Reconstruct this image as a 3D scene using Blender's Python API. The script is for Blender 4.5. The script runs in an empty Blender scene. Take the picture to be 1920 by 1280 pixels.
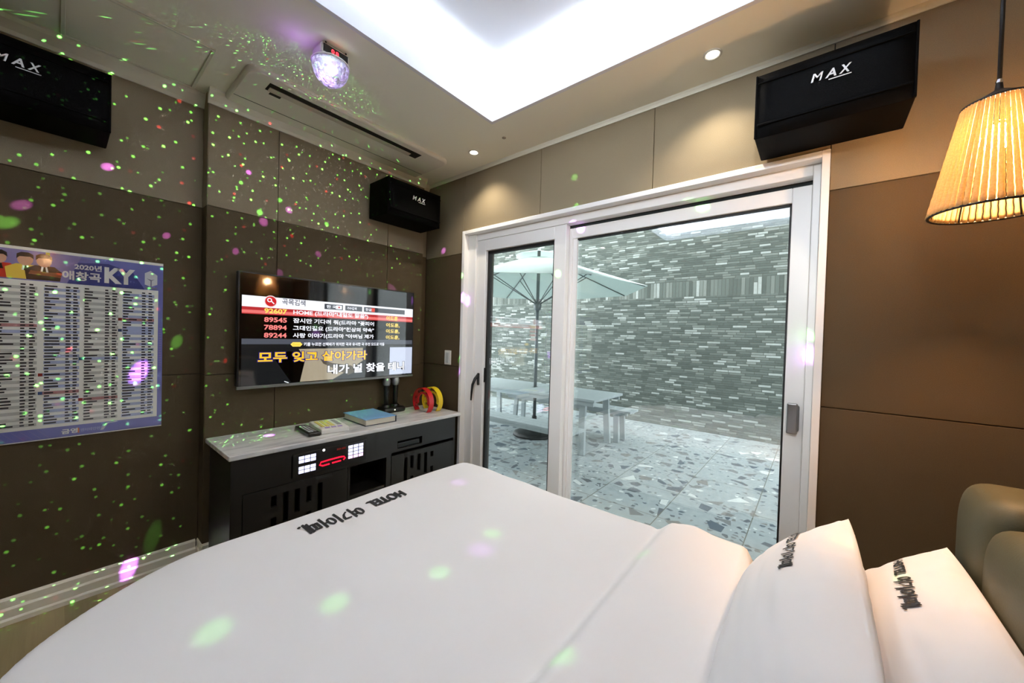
import bpy, bmesh, math, random
from mathutils import Vector, Matrix, noise
random.seed(7)
SC = bpy.context.scene
COL = SC.collection
PI = math.pi

# ---------------------------------------------------------------- camera
cam_d = bpy.data.cameras.new('camera'); cam = bpy.data.objects.new('camera', cam_d); COL.objects.link(cam)
yaw, pitch, roll = math.radians(129.3056), math.radians(-0.9187), math.radians(1.6314)
fw = Vector((math.cos(pitch)*math.cos(yaw), math.cos(pitch)*math.sin(yaw), math.sin(pitch)))
rt = Vector((math.sin(yaw), -math.cos(yaw), 0)); up = rt.cross(fw)
r2 = rt*math.cos(roll) + up*math.sin(roll); u2 = -rt*math.sin(roll) + up*math.cos(roll)
mw = Matrix((r2, u2, -fw)).transposed().to_4x4(); mw.translation = Vector((2.514, -1.923, 1.227))
cam.matrix_world = mw
cam_d.sensor_fit = 'HORIZONTAL'; cam_d.sensor_width = 36.0; cam_d.lens = 36.0*696.78/1920; cam_d.clip_start = 0.02
SC.camera = cam

# ---------------------------------------------------------------- world, exposure
SC.view_settings.view_transform = 'Standard'; SC.view_settings.look = 'None'
SC.view_settings.exposure = 0.67; SC.view_settings.gamma = 1.0; SC.view_settings.use_curve_mapping = False
SC.cycles.use_denoising = True
SC.cycles.max_bounces = 10; SC.cycles.diffuse_bounces = 5; SC.cycles.glossy_bounces = 4; SC.cycles.transparent_max_bounces = 16
SC.cycles.caustics_reflective = False; SC.cycles.caustics_refractive = False
SC.cycles.sample_clamp_indirect = 6.0
W = bpy.data.worlds.new('overcast_sky'); SC.world = W; W.use_nodes = True
bg = W.node_tree.nodes['Background']; bg.inputs['Color'].default_value = (0.90, 0.955, 1.0, 1); bg.inputs['Strength'].default_value = 4.3

def light(name, kind, loc, energy, color, rot=None, aim=None, **kw):
    d = bpy.data.lights.new(name, kind); d.energy = energy; d.color = color
    for k, v in kw.items(): setattr(d, k, v)
    o = bpy.data.objects.new(name, d); COL.objects.link(o); o.location = loc
    if aim is not None:
        o.rotation_euler = (Vector(aim)-Vector(loc)).to_track_quat('-Z', 'Y').to_euler()
    elif rot: o.rotation_euler = rot
    return o

ZC = 2.43                      # lower ceiling
TX0, TX1, TY0, TY1 = 1.058, 2.72, -2.50, -0.377      # opening of the recessed tray
LIP, REC, CAV = 0.078, 0.19, 0.16
COOL = (0.77, 0.895, 1.0); E_COVE = 8.6
zl = ZC+0.035
cx, cy, lx, ly = (TX0+TX1)/2, (TY0+TY1)/2, TX1-TX0, TY1-TY0
for n, loc, sx in (('cove_strip_front', (cx, TY1+CAV*.5, zl), lx), ('cove_strip_back', (cx, TY0-CAV*.5, zl), lx)):
    light(n, 'AREA', loc, E_COVE*sx, COOL, rot=(PI, 0, 0), shape='RECTANGLE', size=sx+.2, size_y=0.05)
for n, loc, sy in (('cove_strip_left', (TX0-CAV*.5, cy, zl), ly), ('cove_strip_right', (TX1+CAV*.5, cy, zl), ly)):
    light(n, 'AREA', loc, E_COVE*sy, COOL, rot=(PI, 0, 0), shape='RECTANGLE', size=0.05, size_y=sy+.2)
DOWN = [(0.721, -0.187), (2.138, -0.189), (0.27, -2.42), (2.60, -3.05)]  # the last is an added fixture at the unseen back, for the fill spot
for i, (x, y) in enumerate(DOWN):
    light('downlight_beam', 'SPOT', (x, y, ZC-0.012), (15.0, 15.0, 12.0, 4.0)[i], (1.0, 0.88, 0.70), rot=(0, 0, 0), spot_size=math.radians(118), spot_blend=0.75, shadow_soft_size=0.025)
light('added_fill_spot', 'SPOT', (2.60, -3.05, 2.36), 108.0, (0.96, 0.98, 1.0), aim=(1.62, 0, 1.55), spot_size=math.radians(46), spot_blend=0.7, shadow_soft_size=0.06)  # added fill light from an unseen source, brightens the door wall

# ---------------------------------------------------------------- materials
def s2l(c):
    return tuple(((v/255)/12.92 if v <= 10 else (((v/255)+.055)/1.055)**2.4) for v in c)
class NT:
    def __init__(s, m): s.t = m.node_tree; s.n = s.t.nodes; s.l = s.t.links
    def new(s, k, **kw):
        n = s.n.new(k)
        for a, b in kw.items(): setattr(n, a, b)
        return n
    def link(s, a, b): s.l.new(a, b)
    def math(s, op, a, b=None, c=None):
        n = s.new('ShaderNodeMath', operation=op)
        for i, v in enumerate((a, b, c)):
            if v is None: continue
            if isinstance(v, (int, float)): n.inputs[i].default_value = v
            else: s.link(v, n.inputs[i])
        return n.outputs[0]
    def mix(s, f, a, b):
        n = s.new('ShaderNodeMix', data_type='RGBA')
        for i, v in ((0, f), (6, a), (7, b)):
            if isinstance(v, (int, float)): n.inputs[i].default_value = v
            elif isinstance(v, tuple): n.inputs[i].default_value = (*v[:3], 1)
            else: s.link(v, n.inputs[i])
        return n.outputs[2]
def M(name, rgb, rough=.5, metal=0., spec=.5, emit=None, es=0., nscale=0, bump=0., var=0., stretch=None, coat=0., sheen=0.):
    m = bpy.data.materials.new(name); m.use_nodes = True; N = NT(m)
    p = N.n['Principled BSDF']; c = s2l(rgb)
    p.inputs['Base Color'].default_value = (*c, 1); p.inputs['Roughness'].default_value = rough
    p.inputs['Metallic'].default_value = metal; p.inputs['Specular IOR Level'].default_value = spec
    if coat: p.inputs['Coat Weight'].default_value = coat; p.inputs['Coat Roughness'].default_value = .05
    if sheen: p.inputs['Sheen Weight'].default_value = sheen
    if emit is not None:
        p.inputs['Emission Color'].default_value = (*s2l(emit), 1); p.inputs['Emission Strength'].default_value = es
    if nscale:
        tc = N.new('ShaderNodeTexCoord'); vec = tc.outputs['Object']
        if stretch:
            mp = N.new('ShaderNodeMapping'); mp.inputs['Scale'].default_value = stretch; N.link(vec, mp.inputs[0]); vec = mp.outputs[0]
        nz = N.new('ShaderNodeTexNoise'); nz.inputs['Scale'].default_value = nscale; nz.inputs['Detail'].default_value = 3; N.link(vec, nz.inputs['Vector'])
        if var:
            f = N.math('MULTIPLY_ADD', N.math('SUBTRACT', nz.outputs[0], .5), 2.0, .5)
            N.link(N.mix(f, tuple(v*(1-var) for v in c), tuple(min(1, v*(1+var)) for v in c)), p.inputs['Base Color'])
        if bump:
            b = N.new('ShaderNodeBump'); b.inputs['Strength'].default_value = bump; b.inputs['Distance'].default_value = .002
            N.link(nz.outputs[0], b.inputs['Height']); N.link(b.outputs[0], p.inputs['Normal'])
    return m

beige = M('beige_wall_fabric', (132, 119, 96), .85, spec=.2, nscale=420, bump=.25, var=.10)
brown = M('brown_wall_fabric', (79, 66, 47), .85, spec=.2, nscale=420, bump=.25, var=.12)
groove = M('panel_groove', (40, 33, 26), .9)
ceil_m = M('ceiling_paint', (247, 245, 230), .8, spec=.2)
tray_m = M('tray_paint', (235, 235, 240), .8, spec=.2)
crown_m = M('crown_paint', (226, 225, 210), .6)
base_m = M('baseboard_paint', (244, 238, 222), .45)
white_frame = M('white_door_coating', (240, 239, 237), .4)
gasket = M('black_rubber_gasket', (22, 22, 22), .6)
alu = M('dark_bronze_channel', (92, 88, 82), .4, .3)
black = M('black_plastic', (14, 14, 14), .35)
black_matte = M('black_matte', (12, 12, 12), .7)
blackgrille = M('black_speaker_vinyl', (4, 4, 4), .6, spec=.05, nscale=500, bump=.3)
whiteprint = M('white_print', (235, 235, 235), .5)
blackprint = M('black_print', (30, 30, 32), .7)
chrome = M('chrome', (205, 205, 208), .18, 1.0)
steel = M('brushed_steel', (150, 150, 152), .3, 1.0)
cab_m = M('charcoal_cabinet_laminate', (25, 23, 20), .38, nscale=60, var=.06)
cab_in = M('cabinet_inside', (22, 21, 19), .8)
linen = M('white_cotton', (236, 234, 234), .85, spec=.2, nscale=5, var=.01, sheen=.1)
sheet = M('cream_sheet', (240, 228, 208), .85, spec=.2)
leather = M('olive_leather', (84, 76, 50), .55, spec=.3, nscale=260, bump=.15, var=.06)
plastic_w = M('white_plastic', (222, 220, 214), .4)
ac_m = M('air_conditioner_plastic', (236, 230, 218), .45)
dark_slot = M('dark_slot', (28, 25, 22), .7)
patio_w = M('white_painted_slats', (172, 180, 182), .5)
patio_dark = M('umbrella_base_iron', (34, 36, 36), .5)
pole_m = M('grey_aluminium', (112, 118, 120), .4, .4)
red_m = M('red_plastic', (196, 22, 26), .3)
yellow_m = M('yellow_plastic', (238, 204, 30), .3)
blue_cover = M('blue_book_cover', (124, 172, 214), .45)
pages = M('book_pages', (206, 198, 178), .8, nscale=300, var=.15, stretch=(1, 1, 60))
rim_m = M('black_wire', (22, 18, 16), .5)

def marble():
    m = M('grey_marble', (206, 205, 202), .25); N = NT(m); p = N.n['Principled BSDF']
    tc = N.new('ShaderNodeTexCoord'); mp = N.new('ShaderNodeMapping'); mp.inputs['Scale'].default_value = (9, 1.6, 9); N.link(tc.outputs['Object'], mp.inputs[0])
    nz = N.new('ShaderNodeTexNoise'); nz.inputs['Scale'].default_value = 3.5; nz.inputs['Detail'].default_value = 8; nz.inputs['Distortion'].default_value = .6; N.link(mp.outputs[0], nz.inputs['Vector'])
    cr = N.new('ShaderNodeValToRGB'); N.link(nz.outputs[0], cr.inputs[0])
    cr.color_ramp.elements[0].position = .30; cr.color_ramp.elements[0].color = (*s2l((184, 184, 184)), 1)
    cr.color_ramp.elements[1].position = .60; cr.color_ramp.elements[1].color = (*s2l((222, 221, 218)), 1)
    N.link(cr.outputs[0], p.inputs['Base Color']); return m
marble_m = marble()

def wood():
    m = M('oak_laminate', (150, 128, 86), .4); N = NT(m); p = N.n['Principled BSDF']
    tc = N.new('ShaderNodeTexCoord'); sx = N.new('ShaderNodeSeparateXYZ'); N.link(tc.outputs['Object'], sx.inputs[0])
    row = N.math('FLOOR', N.math('DIVIDE', sx.outputs[1], .095))
    wn = N.new('ShaderNodeTexWhiteNoise', noise_dimensions='1D'); N.link(row, wn.inputs['W'])
    colr = N.math('FLOOR', N.math('ADD', N.math('DIVIDE', sx.outputs[0], .8), wn.outputs['Value']))
    cb = N.new('ShaderNodeCombineXYZ'); N.link(row, cb.inputs[0]); N.link(colr, cb.inputs[1])
    wn2 = N.new('ShaderNodeTexWhiteNoise', noise_dimensions='3D'); N.link(cb.outputs[0], wn2.inputs['Vector'])
    mp = N.new('ShaderNodeMapping'); mp.inputs['Scale'].default_value = (3, 60, 1); N.link(tc.outputs['Object'], mp.inputs[0])
    nz = N.new('ShaderNodeTexNoise'); nz.inputs['Scale'].default_value = 2; nz.inputs['Detail'].default_value = 4; N.link(mp.outputs[0], nz.inputs['Vector'])
    f = N.math('ADD', N.math('MULTIPLY', wn2.outputs['Value'], .6), N.math('MULTIPLY', nz.outputs[0], .4))
    N.link(N.mix(f, s2l((112, 94, 62)), s2l((166, 148, 108))), p.inputs['Base Color']); return m
wood_m = wood()

def terrazzo():
    m = M('terrazzo_tile', (178, 184, 184), .45, spec=.4); N = NT(m); p = N.n['Principled BSDF']
    tc = N.new('ShaderNodeTexCoord'); col = s2l((186, 192, 190))
    nz = N.new('ShaderNodeTexNoise'); nz.inputs['Scale'].default_value = 14; N.link(tc.outputs['Object'], nz.inputs['Vector'])
    cur = N.mix(nz.outputs[0], s2l((150, 161, 165)), s2l((182, 188, 188)))
    for sc_, thr, edge, seed in ((20, .68, .16, 3.1), (6.4, .58, .15, 0.0)):
        mp = N.new('ShaderNodeMapping'); mp.inputs['Location'].default_value = (seed, seed*.7, .37); N.link(tc.outputs['Object'], mp.inputs[0])
        v = N.new('ShaderNodeTexVoronoi', voronoi_dimensions='2D', feature='F1'); v.inputs['Scale'].default_value = sc_; N.link(mp.outputs[0], v.inputs['Vector'])
        e = N.new('ShaderNodeTexVoronoi', voronoi_dimensions='2D', feature='DISTANCE_TO_EDGE'); e.inputs['Scale'].default_value = sc_; N.link(mp.outputs[0], e.inputs['Vector'])
        sp = N.new('ShaderNodeSeparateColor'); N.link(v.outputs['Color'], sp.inputs[0])
        edge_n = N.math('MULTIPLY_ADD', sp.outputs[2], .16, edge)
        mask = N.math('MULTIPLY', N.math('GREATER_THAN', sp.outputs[0], thr), N.math('GREATER_THAN', e.outputs['Distance'], edge_n))
        cr = N.new('ShaderNodeValToRGB'); cr.color_ramp.interpolation = 'CONSTANT'; N.link(sp.outputs[1], cr.inputs[0])
        els = [(0, (98, 104, 112)), (.3, (124, 126, 128)), (.5, (134, 132, 130)), (.65, (86, 98, 110)), (.8, (216, 220, 218))]
        cr.color_ramp.elements[0].color = (*s2l(els[0][1]), 1); cr.color_ramp.elements[1].position = els[1][0]; cr.color_ramp.elements[1].color = (*s2l(els[1][1]), 1)
        for pos, c in els[2:]:
            q = cr.color_ramp.elements.new(pos); q.color = (*s2l(c), 1)
        cur = N.mix(mask, cur, cr.outputs[0])
    sx = N.new('ShaderNodeSeparateXYZ'); N.link(tc.outputs['Object'], sx.inputs[0])
    def joint(o, off):
        fr = N.math('FRACT', N.math('ADD', N.math('DIVIDE', o, .6), off)); return N.math('LESS_THAN', N.math('MINIMUM', fr, N.math('SUBTRACT', 1.0, fr)), .006)
    j = N.math('MAXIMUM', joint(sx.outputs[0], .41), joint(sx.outputs[1], .02))
    N.link(N.mix(j, cur, s2l((112, 112, 104))), p.inputs['Base Color']); return m
terrazzo_m = terrazzo()

def slate_brick():
    m = M('grey_slate_brick', (120, 126, 120), .7, spec=.3); N = NT(m); p = N.n['Principled BSDF']
    tc = N.new('ShaderNodeTexCoord'); sx = N.new('ShaderNodeSeparateXYZ'); N.link(tc.outputs['Object'], sx.inputs[0]); X_, Z_ = sx.outputs[0], sx.outputs[2]
    def cells(u, v, h, w):          # v picks the course, u runs along it
        r = N.math('FLOOR', N.math('DIVIDE', v, h)); wn = N.new('ShaderNodeTexWhiteNoise', noise_dimensions='1D'); N.link(r, wn.inputs['W'])
        uu = N.math('ADD', N.math('MULTIPLY', N.math('DIVIDE', u, w), N.math('MULTIPLY_ADD', wn.outputs['Value'], .6, .7)), N.math('MULTIPLY', wn.outputs['Value'], 7.0)); c = N.math('FLOOR', uu)
        cb = N.new('ShaderNodeCombineXYZ'); N.link(r, cb.inputs[0]); N.link(c, cb.inputs[1])
        w2 = N.new('ShaderNodeTexWhiteNoise', noise_dimensions='3D'); N.link(cb.outputs[0], w2.inputs['Vector'])
        fu = N.math('FRACT', uu); fv = N.math('FRACT', N.math('DIVIDE', v, h))
        eu = N.math('MULTIPLY', N.math('MINIMUM', fu, N.math('SUBTRACT', 1.0, fu)), w); ev = N.math('MULTIPLY', N.math('MINIMUM', fv, N.math('SUBTRACT', 1.0, fv)), h)
        return w2.outputs['Value'], N.math('MINIMUM', eu, ev)
    a, ea = cells(X_, Z_, .036, .15)
    b, eb = cells(Z_, X_, .052, 40.0)
    inb = N.math('MULTIPLY', N.math('GREATER_THAN', Z_, 1.94), N.math('LESS_THAN', Z_, 2.19))
    band = inb
    val = N.math('ADD', N.math('MULTIPLY', a, N.math('SUBTRACT', 1.0, band)), N.math('MULTIPLY', b, band))
    ed = N.math('ADD', N.math('MULTIPLY', ea, N.math('SUBTRACT', 1.0, band)), N.math('MULTIPLY', eb, band))
    cr = N.new('ShaderNodeValToRGB'); N.link(val, cr.inputs[0])
    els = [(0, (78, 84, 80)), (.35, (96, 103, 98)), (.6, (114, 120, 115)), (.82, (140, 144, 138)), (.95, (196, 200, 196))]
    cr.color_ramp.elements[0].color = (*s2l(els[0][1]), 1); cr.color_ramp.elements[1].position = els[1][0]; cr.color_ramp.elements[1].color = (*s2l(els[1][1]), 1)
    for pos, c in els[2:]:
        q = cr.color_ramp.elements.new(pos); q.color = (*s2l(c), 1)
    nz = N.new('ShaderNodeTexNoise'); nz.inputs['Scale'].default_value = 30; nz.inputs['Detail'].default_value = 4; N.link(tc.outputs['Object'], nz.inputs['Vector'])
    g = N.mix(N.math('MULTIPLY', nz.outputs[0], .5), cr.outputs[0], s2l((116, 124, 118)))
    jm = N.math('LESS_THAN', ed, .0035)
    N.link(N.mix(jm, g, s2l((88, 92, 86))), p.inputs['Base Color'])
    bp = N.new('ShaderNodeBump'); bp.inputs['Strength'].default_value = .7; bp.inputs['Distance'].default_value = .006
    N.link(N.math('ADD', N.math('MULTIPLY', N.math('MINIMUM', ed, .006), 150.0), N.math('MULTIPLY', val, .5)), bp.inputs['Height']); N.link(bp.outputs[0], p.inputs['Normal'])
    return m
brick_m = slate_brick()

def glass(name, tint, ior=1.5):
    m = bpy.data.materials.new(name); m.use_nodes = True; N = NT(m); N.n.clear()
    out = N.new('ShaderNodeOutputMaterial'); t = N.new('ShaderNodeBsdfTransparent'); t.inputs[0].default_value = (*tint, 1)
    g = N.new('ShaderNodeBsdfGlossy'); g.inputs['Roughness'].default_value = 0.0; fr = N.new('ShaderNodeFresnel'); ge = N.new('ShaderNodeNewGeometry')
    N.link(N.math('MULTIPLY_ADD', ge.outputs['Backfacing'], 1/ior-ior, ior), fr.inputs[0])
    mx = N.new('ShaderNodeMixShader'); N.link(fr.outputs[0], mx.inputs[0]); N.link(t.outputs[0], mx.inputs[1]); N.link(g.outputs[0], mx.inputs[2]); N.link(mx.outputs[0], out.inputs[0]); return m
glass_m = glass('window_glass', (.97, .985, .98), 1.95)


def translucent(name, rgb, f, rough=.9):
    m = bpy.data.materials.new(name); m.use_nodes = True; N = NT(m); N.n.clear(); c = (*s2l(rgb), 1)
    out = N.new('ShaderNodeOutputMaterial'); d = N.new('ShaderNodeBsdfDiffuse'); d.inputs[0].default_value = c; t = N.new('ShaderNodeBsdfTranslucent'); t.inputs[0].default_value = c
    mx = N.new('ShaderNodeMixShader'); mx.inputs[0].default_value = f; N.link(d.outputs[0], mx.inputs[1]); N.link(t.outputs[0], mx.inputs[2]); N.link(mx.outputs[0], out.inputs[0])
    tc = N.new('ShaderNodeTexCoord'); nz = N.new('ShaderNodeTexNoise'); nz.inputs['Scale'].default_value = 220; N.link(tc.outputs['Object'], nz.inputs['Vector'])
    col = N.mix(nz.outputs[0], tuple(v*.7 for v in c[:3]), tuple(min(1, v*1.25) for v in c[:3])); N.link(col, d.inputs[0]); N.link(col, t.inputs[0])
    return m
rope_m = translucent('jute_rope', (238, 210, 160), .6)
def dome():
    m = glass('clear_faceted_plastic', (.92, .90, .97), 1.6); N = NT(m); out = N.n['Material Output']; old = out.inputs[0].links[0].from_socket
    t = N.new('ShaderNodeBsdfTranslucent'); t.inputs[0].default_value = (.9, .86, 1, 1); tc = N.new('ShaderNodeTexCoord')
    v = N.new('ShaderNodeTexVoronoi'); v.inputs['Scale'].default_value = 75; N.link(tc.outputs['Object'], v.inputs['Vector']); bp = N.new('ShaderNodeBump'); bp.inputs['Distance'].default_value = .01; N.link(v.outputs['Distance'], bp.inputs['Height'])
    N.link(bp.outputs[0], t.inputs['Normal'])
    sp = N.new('ShaderNodeSeparateColor'); N.link(v.outputs['Color'], sp.inputs[0])
    mx = N.new('ShaderNodeMixShader'); N.link(N.math('MULTIPLY_ADD', sp.outputs[0], .6, .1), mx.inputs[0]); N.link(old, mx.inputs[1]); N.link(t.outputs[0], mx.inputs[2]); N.link(mx.outputs[0], out.inputs[0]); return m
dome_glass = dome()
canopy_m = translucent('umbrella_canvas', (214, 226, 222), .25)

def E_(name, rgb, s):
    m = bpy.data.materials.new(name); m.use_nodes = True; N = NT(m); N.n.clear(); out = N.new('ShaderNodeOutputMaterial')
    e = N.new('ShaderNodeEmission'); e.inputs[0].default_value = (*s2l(rgb), 1); e.inputs[1].default_value = s; N.link(e.outputs[0], out.inputs[0]); return m
def SCR(name, rgb, s=.9):          # lit pixels behind the glossy screen
    return M('screen_'+name, (4, 4, 4), .05, emit=rgb, es=s*.78)

# ---------------------------------------------------------------- mesh helpers
class MB:
    def __init__(s): s.bm = bmesh.new()
    def _in(s, t, m, smooth=False):
        vm = {}
        for v in t.verts: vm[v] = s.bm.verts.new(v.co)
        for f in t.faces:
            try: nf = s.bm.faces.new([vm[v] for v in f.verts])
            except ValueError: continue
            nf.material_index = m if f.material_index == 0 else f.material_index; nf.smooth = smooth
        t.free(); return s
    def box(s, x0, x1, y0, y1, z0, z1, m=0, b=0., seg=2, mat=None, smooth=False):
        t = bmesh.new(); bmesh.ops.create_cube(t, size=1)
        for v in t.verts: v.co = Vector(((x0+x1)/2+v.co.x*(x1-x0), (y0+y1)/2+v.co.y*(y1-y0), (z0+z1)/2+v.co.z*(z1-z0)))
        if b: bmesh.ops.bevel(t, geom=t.edges[:], offset=b, segments=seg, profile=.5, affect='EDGES', clamp_overlap=True)
        if mat is not None: t.transform(mat)
        return s._in(t, m, smooth)
    def poly(s, pts, m=0):
        vs = [s.bm.verts.new(p) for p in pts]; f = s.bm.faces.new(vs); f.material_index = m; return s
    def prism(s, prof, fn, a, b, m=0, cap=True, smooth=False):     # prof: 2D points, fn(p,q,t)->xyz
        n = len(prof); A = [s.bm.verts.new(fn(p, q, a)) for p, q in prof]; B = [s.bm.verts.new(fn(p, q, b)) for p, q in prof]
        for i in range(n):
            f = s.bm.faces.new((A[i], A[(i+1) % n], B[(i+1) % n], B[i])); f.material_index = m; f.smooth = smooth
        if cap:
            for L_ in (A[::-1], B): f = s.bm.faces.new(L_); f.material_index = m
        return s
    def lathe(s, prof, c, seg=32, m=0, smooth=True, axis='Z', close=False):
        rows = []
        for r, h in prof:
            row = []
            for k in range(seg):
                a = 2*PI*k/seg; p = (r*math.cos(a), r*math.sin(a), h)
                if axis == 'Y': p = (p[0], p[2], p[1])
                if axis == 'X': p = (p[2], p[0], p[1])
                row.append(s.bm.verts.new((c[0]+p[0], c[1]+p[1], c[2]+p[2])))
            rows.append(row)
        for i in range(len(rows)-1):
            for k in range(seg):
                f = s.bm.faces.new((rows[i][k], rows[i][(k+1) % seg], rows[i+1][(k+1) % seg], rows[i+1][k])); f.material_index = m; f.smooth = smooth
        if close:
            for row in (rows[0][::-1], rows[-1]):
                f = s.bm.faces.new(row); f.material_index = m
        return s
    def tube(s, pts, r, seg=8, m=0, smooth=True, closed=False):
        pts = [Vector(p) for p in pts]; n = len(pts); rows = []
        rr = r if isinstance(r, (list, tuple)) else [r]*n
        prev = None
        for i, p in enumerate(pts):
            d = (pts[(i+1) % n]-pts[i-1]) if closed else (pts[min(i+1, n-1)]-pts[max(i-1, 0)])
            d.normalize(); ref = prev if prev is not None else (Vector((0, 0, 1)) if abs(d.z) < .9 else Vector((1, 0, 0)))
            a = (ref - d*ref.dot(d)).normalized(); b = d.cross(a); prev = a
            rows.append([s.bm.verts.new(p+(a*math.cos(2*PI*k/seg)+b*math.sin(2*PI*k/seg))*rr[i]) for k in range(seg)])
        for i in range(n if closed else n-1):
            A, B = rows[i], rows[(i+1) % n]
            for k in range(seg):
                f = s.bm.faces.new((A[k], A[(k+1) % seg], B[(k+1) % seg], B[k])); f.material_index = m; f.smooth = smooth
        if not closed:
            for row in (rows[0][::-1], rows[-1]): f = s.bm.faces.new(row); f.material_index = m
        return s
    def grid(s, fn, nu, nv, m=0, smooth=True, closeu=False):
        V = [[s.bm.verts.new(fn(i/nu, j/nv)) for j in range(nv+1)] for i in range(nu if closeu else nu+1)]
        for i in range(nu):
            for j in range(nv):
                i2 = (i+1) % len(V)
                f = s.bm.faces.new((V[i][j], V[i2][j], V[i2][j+1], V[i][j+1])); f.material_index = m; f.smooth = smooth
        return s
    def text(s, body, fn, w=None, h=None, m=0, bold=0., cut=0, align='L', shear=0.):
        """lettering fitted to w x h, laid out by fn(u, v)"""
        cu = bpy.data.curves.new('t', 'FONT'); cu.body = body; cu.size = 1; cu.offset = bold; cu.resolution_u = 3; cu.shear = shear
        o = bpy.data.objects.new('t', cu); COL.objects.link(o); bpy.context.view_layer.update()
        me = bpy.data.meshes.new_from_object(o.evaluated_get(bpy.context.evaluated_depsgraph_get()))
        t = bmesh.new(); t.from_mesh(me); bpy.data.objects.remove(o); bpy.data.curves.remove(cu); bpy.data.meshes.remove(me)
        if not t.verts: t.free(); return s
        xs = [v.co.x for v in t.verts]; ys = [v.co.y for v in t.verts]; x0, y0 = min(xs), min(ys); bw, bh = max(xs)-x0, max(ys)-y0
        if w is None: sy = h/bh; sx = sy
        elif h is None: sx = w/bw; sy = sx
        else: sx, sy = w/bw, h/bh
        for v in t.verts: v.co = Vector(((v.co.x-x0)*sx, (v.co.y-y0)*sy, 0))
        for _ in range(cut):
            bmesh.ops.subdivide_edges(t, edges=[e for e in t.edges if e.calc_length() > .008], cuts=1)
            bmesh.ops.triangulate(t, faces=t.faces[:])
        for v in t.verts: v.co = Vector(fn(v.co.x, v.co.y))
        return s._in(t, m)
    def build(s, name, mats, parent=None, recalc=True, xf=None):
        if recalc: bmesh.ops.recalc_face_normals(s.bm, faces=s.bm.faces[:])
        me = bpy.data.meshes.new(name); s.bm.to_mesh(me); s.bm.free()
        for m in (mats if isinstance(mats, (list, tuple)) else [mats]): me.materials.append(m)
        o = bpy.data.objects.new(name, me); COL.objects.link(o)
        if parent is not None:
            o.parent = parent; o.matrix_parent_inverse = parent_matrix(parent).inverted()
        return o
def parent_matrix(o):
    m = Matrix.LocRotScale(o.location, o.rotation_euler, o.scale)
    return parent_matrix(o.parent) @ o.matrix_parent_inverse @ m if o.parent else m
def tag(o, label, cat, group=None):
    o['label'] = label; o['category'] = cat
    if group: o['group'] = group
    return o
def thing(name, loc, label, cat, group=None):
    o = bpy.data.objects.new(name, None); o.empty_display_size = .05; COL.objects.link(o); o.location = loc; return tag(o, label, cat, group)
def struct(o): o['kind'] = 'structure'; return o
def copy_tree(o, parent=None):
    c = o.copy(); COL.objects.link(c)
    if parent is not None: c.parent = parent
    for ch in [x for x in COL.objects if x.parent == o]: copy_tree(ch, c)
    return c

# ---------------------------------------------------------------- room shell
XR, YB = 3.06, -3.60
D = 0.091; YS = -1.446; YE = -0.103        # the television panel stands proud of the left wall between YS and YE
ZBT, ZBD, ZS = 1.848, 1.833, 0.979         # colour break on each wall, lower seam
ZTV = ZC+.01

b = MB(); b.box(-.1, XR+.1, YB-.1, .2, -.12, 0); struct(b.build('floor', wood_m))
G = .0016
def panels(b, along, face, a0, a1, zs, cuts, x=None, th=.012, zt=ZTV):
    """fabric panels with open joints: along = 'y' (wall at x) or 'x' (wall at y)"""
    for (z0, z1, mi) in zs:
        ed = [a0]+[c for c in cuts if a0 < c < a1]+[a1]
        for p, q in zip(ed[:-1], ed[1:]):
            if along == 'y': b.box(face-th, face, p+G, q-G, z0+G, z1-G, mi, b=.0012, seg=1)
            else: b.box(p+G, q-G, face, face+th, z0+G, z1-G, mi, b=.0012, seg=1)
b = MB()
b.box(-.15, -.012, YB, .15, 0, ZC+.4, 2)
rowsT = ((0, ZS, 1), (ZS, ZBT, 1), (ZBT, ZTV, 0)); rowsD = ((0, ZS, 1), (ZS, ZBD, 1), (ZBD, ZTV, 0))
panels(b, 'y', 0, YB, YS, rowsT, (-2.55, ))
b.box(-.012, D-.012, YS, YE, 0, ZTV, 2)
panels(b, 'y', D, YS, YE, rowsT, (-1.125, -.415))
for z0, z1, mi in rowsT:                       # both returns of the panel
    b.box(-.012, D-.003, YS-.0005, YS+.003, z0+G, z1-G, mi); b.box(-.012, D-.003, YE-.003, YE+.0005, z0+G, z1-G, mi)
panels(b, 'y', 0, YE, 0, rowsT, ())
struct(b.build('wall_left', [beige, brown, groove]))
DX0, DX1, DZ = .445, 2.534, 1.992              # door opening
b = MB()
b.box(-.15, DX0, .012, .2, -.3, 3.6, 2); b.box(DX1, XR+.15, .012, .2, -.3, 3.6, 2); b.box(DX0, DX1, .012, .2, DZ, 3.6, 2)
panels(b, 'x', 0, 0, DX0, rowsD, ()); panels(b, 'x', 0, DX1, XR, rowsD, ())
b.box(DX0+G, DX1-G, 0, .012, DZ+G, ZTV, 0) if False else panels(b, 'x', 0, DX0, DX1, ((DZ, ZTV, 0),), (1.137, 1.839))
struct(b.build('wall_front', [beige, brown, groove]))
b = MB(); b.box(XR+.012, XR+.15, YB, .15, 0, ZC+.4, 2)
for z0, z1, mi in rowsD:
    for p, q in ((YB, -2.4), (-2.4, -1.2), (-1.2, 0)): b.box(XR, XR+.012, p+G, q-G, z0+G, z1-G, mi, b=.0012, seg=1)
struct(b.build('wall_right', [beige, brown, groove]))
b = MB(); b.box(-.15, XR+.15, YB-.15, YB-.012, 0, ZC+.4, 2)
for z0, z1, mi in rowsD:
    for p, q in ((0, 1.02), (1.02, 2.04), (2.04, XR)): b.box(p+G, q-G, YB-.012, YB, z0+G, z1-G, mi, b=.0012, seg=1)
struct(b.build('wall_back', [beige, brown, groove]))
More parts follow.
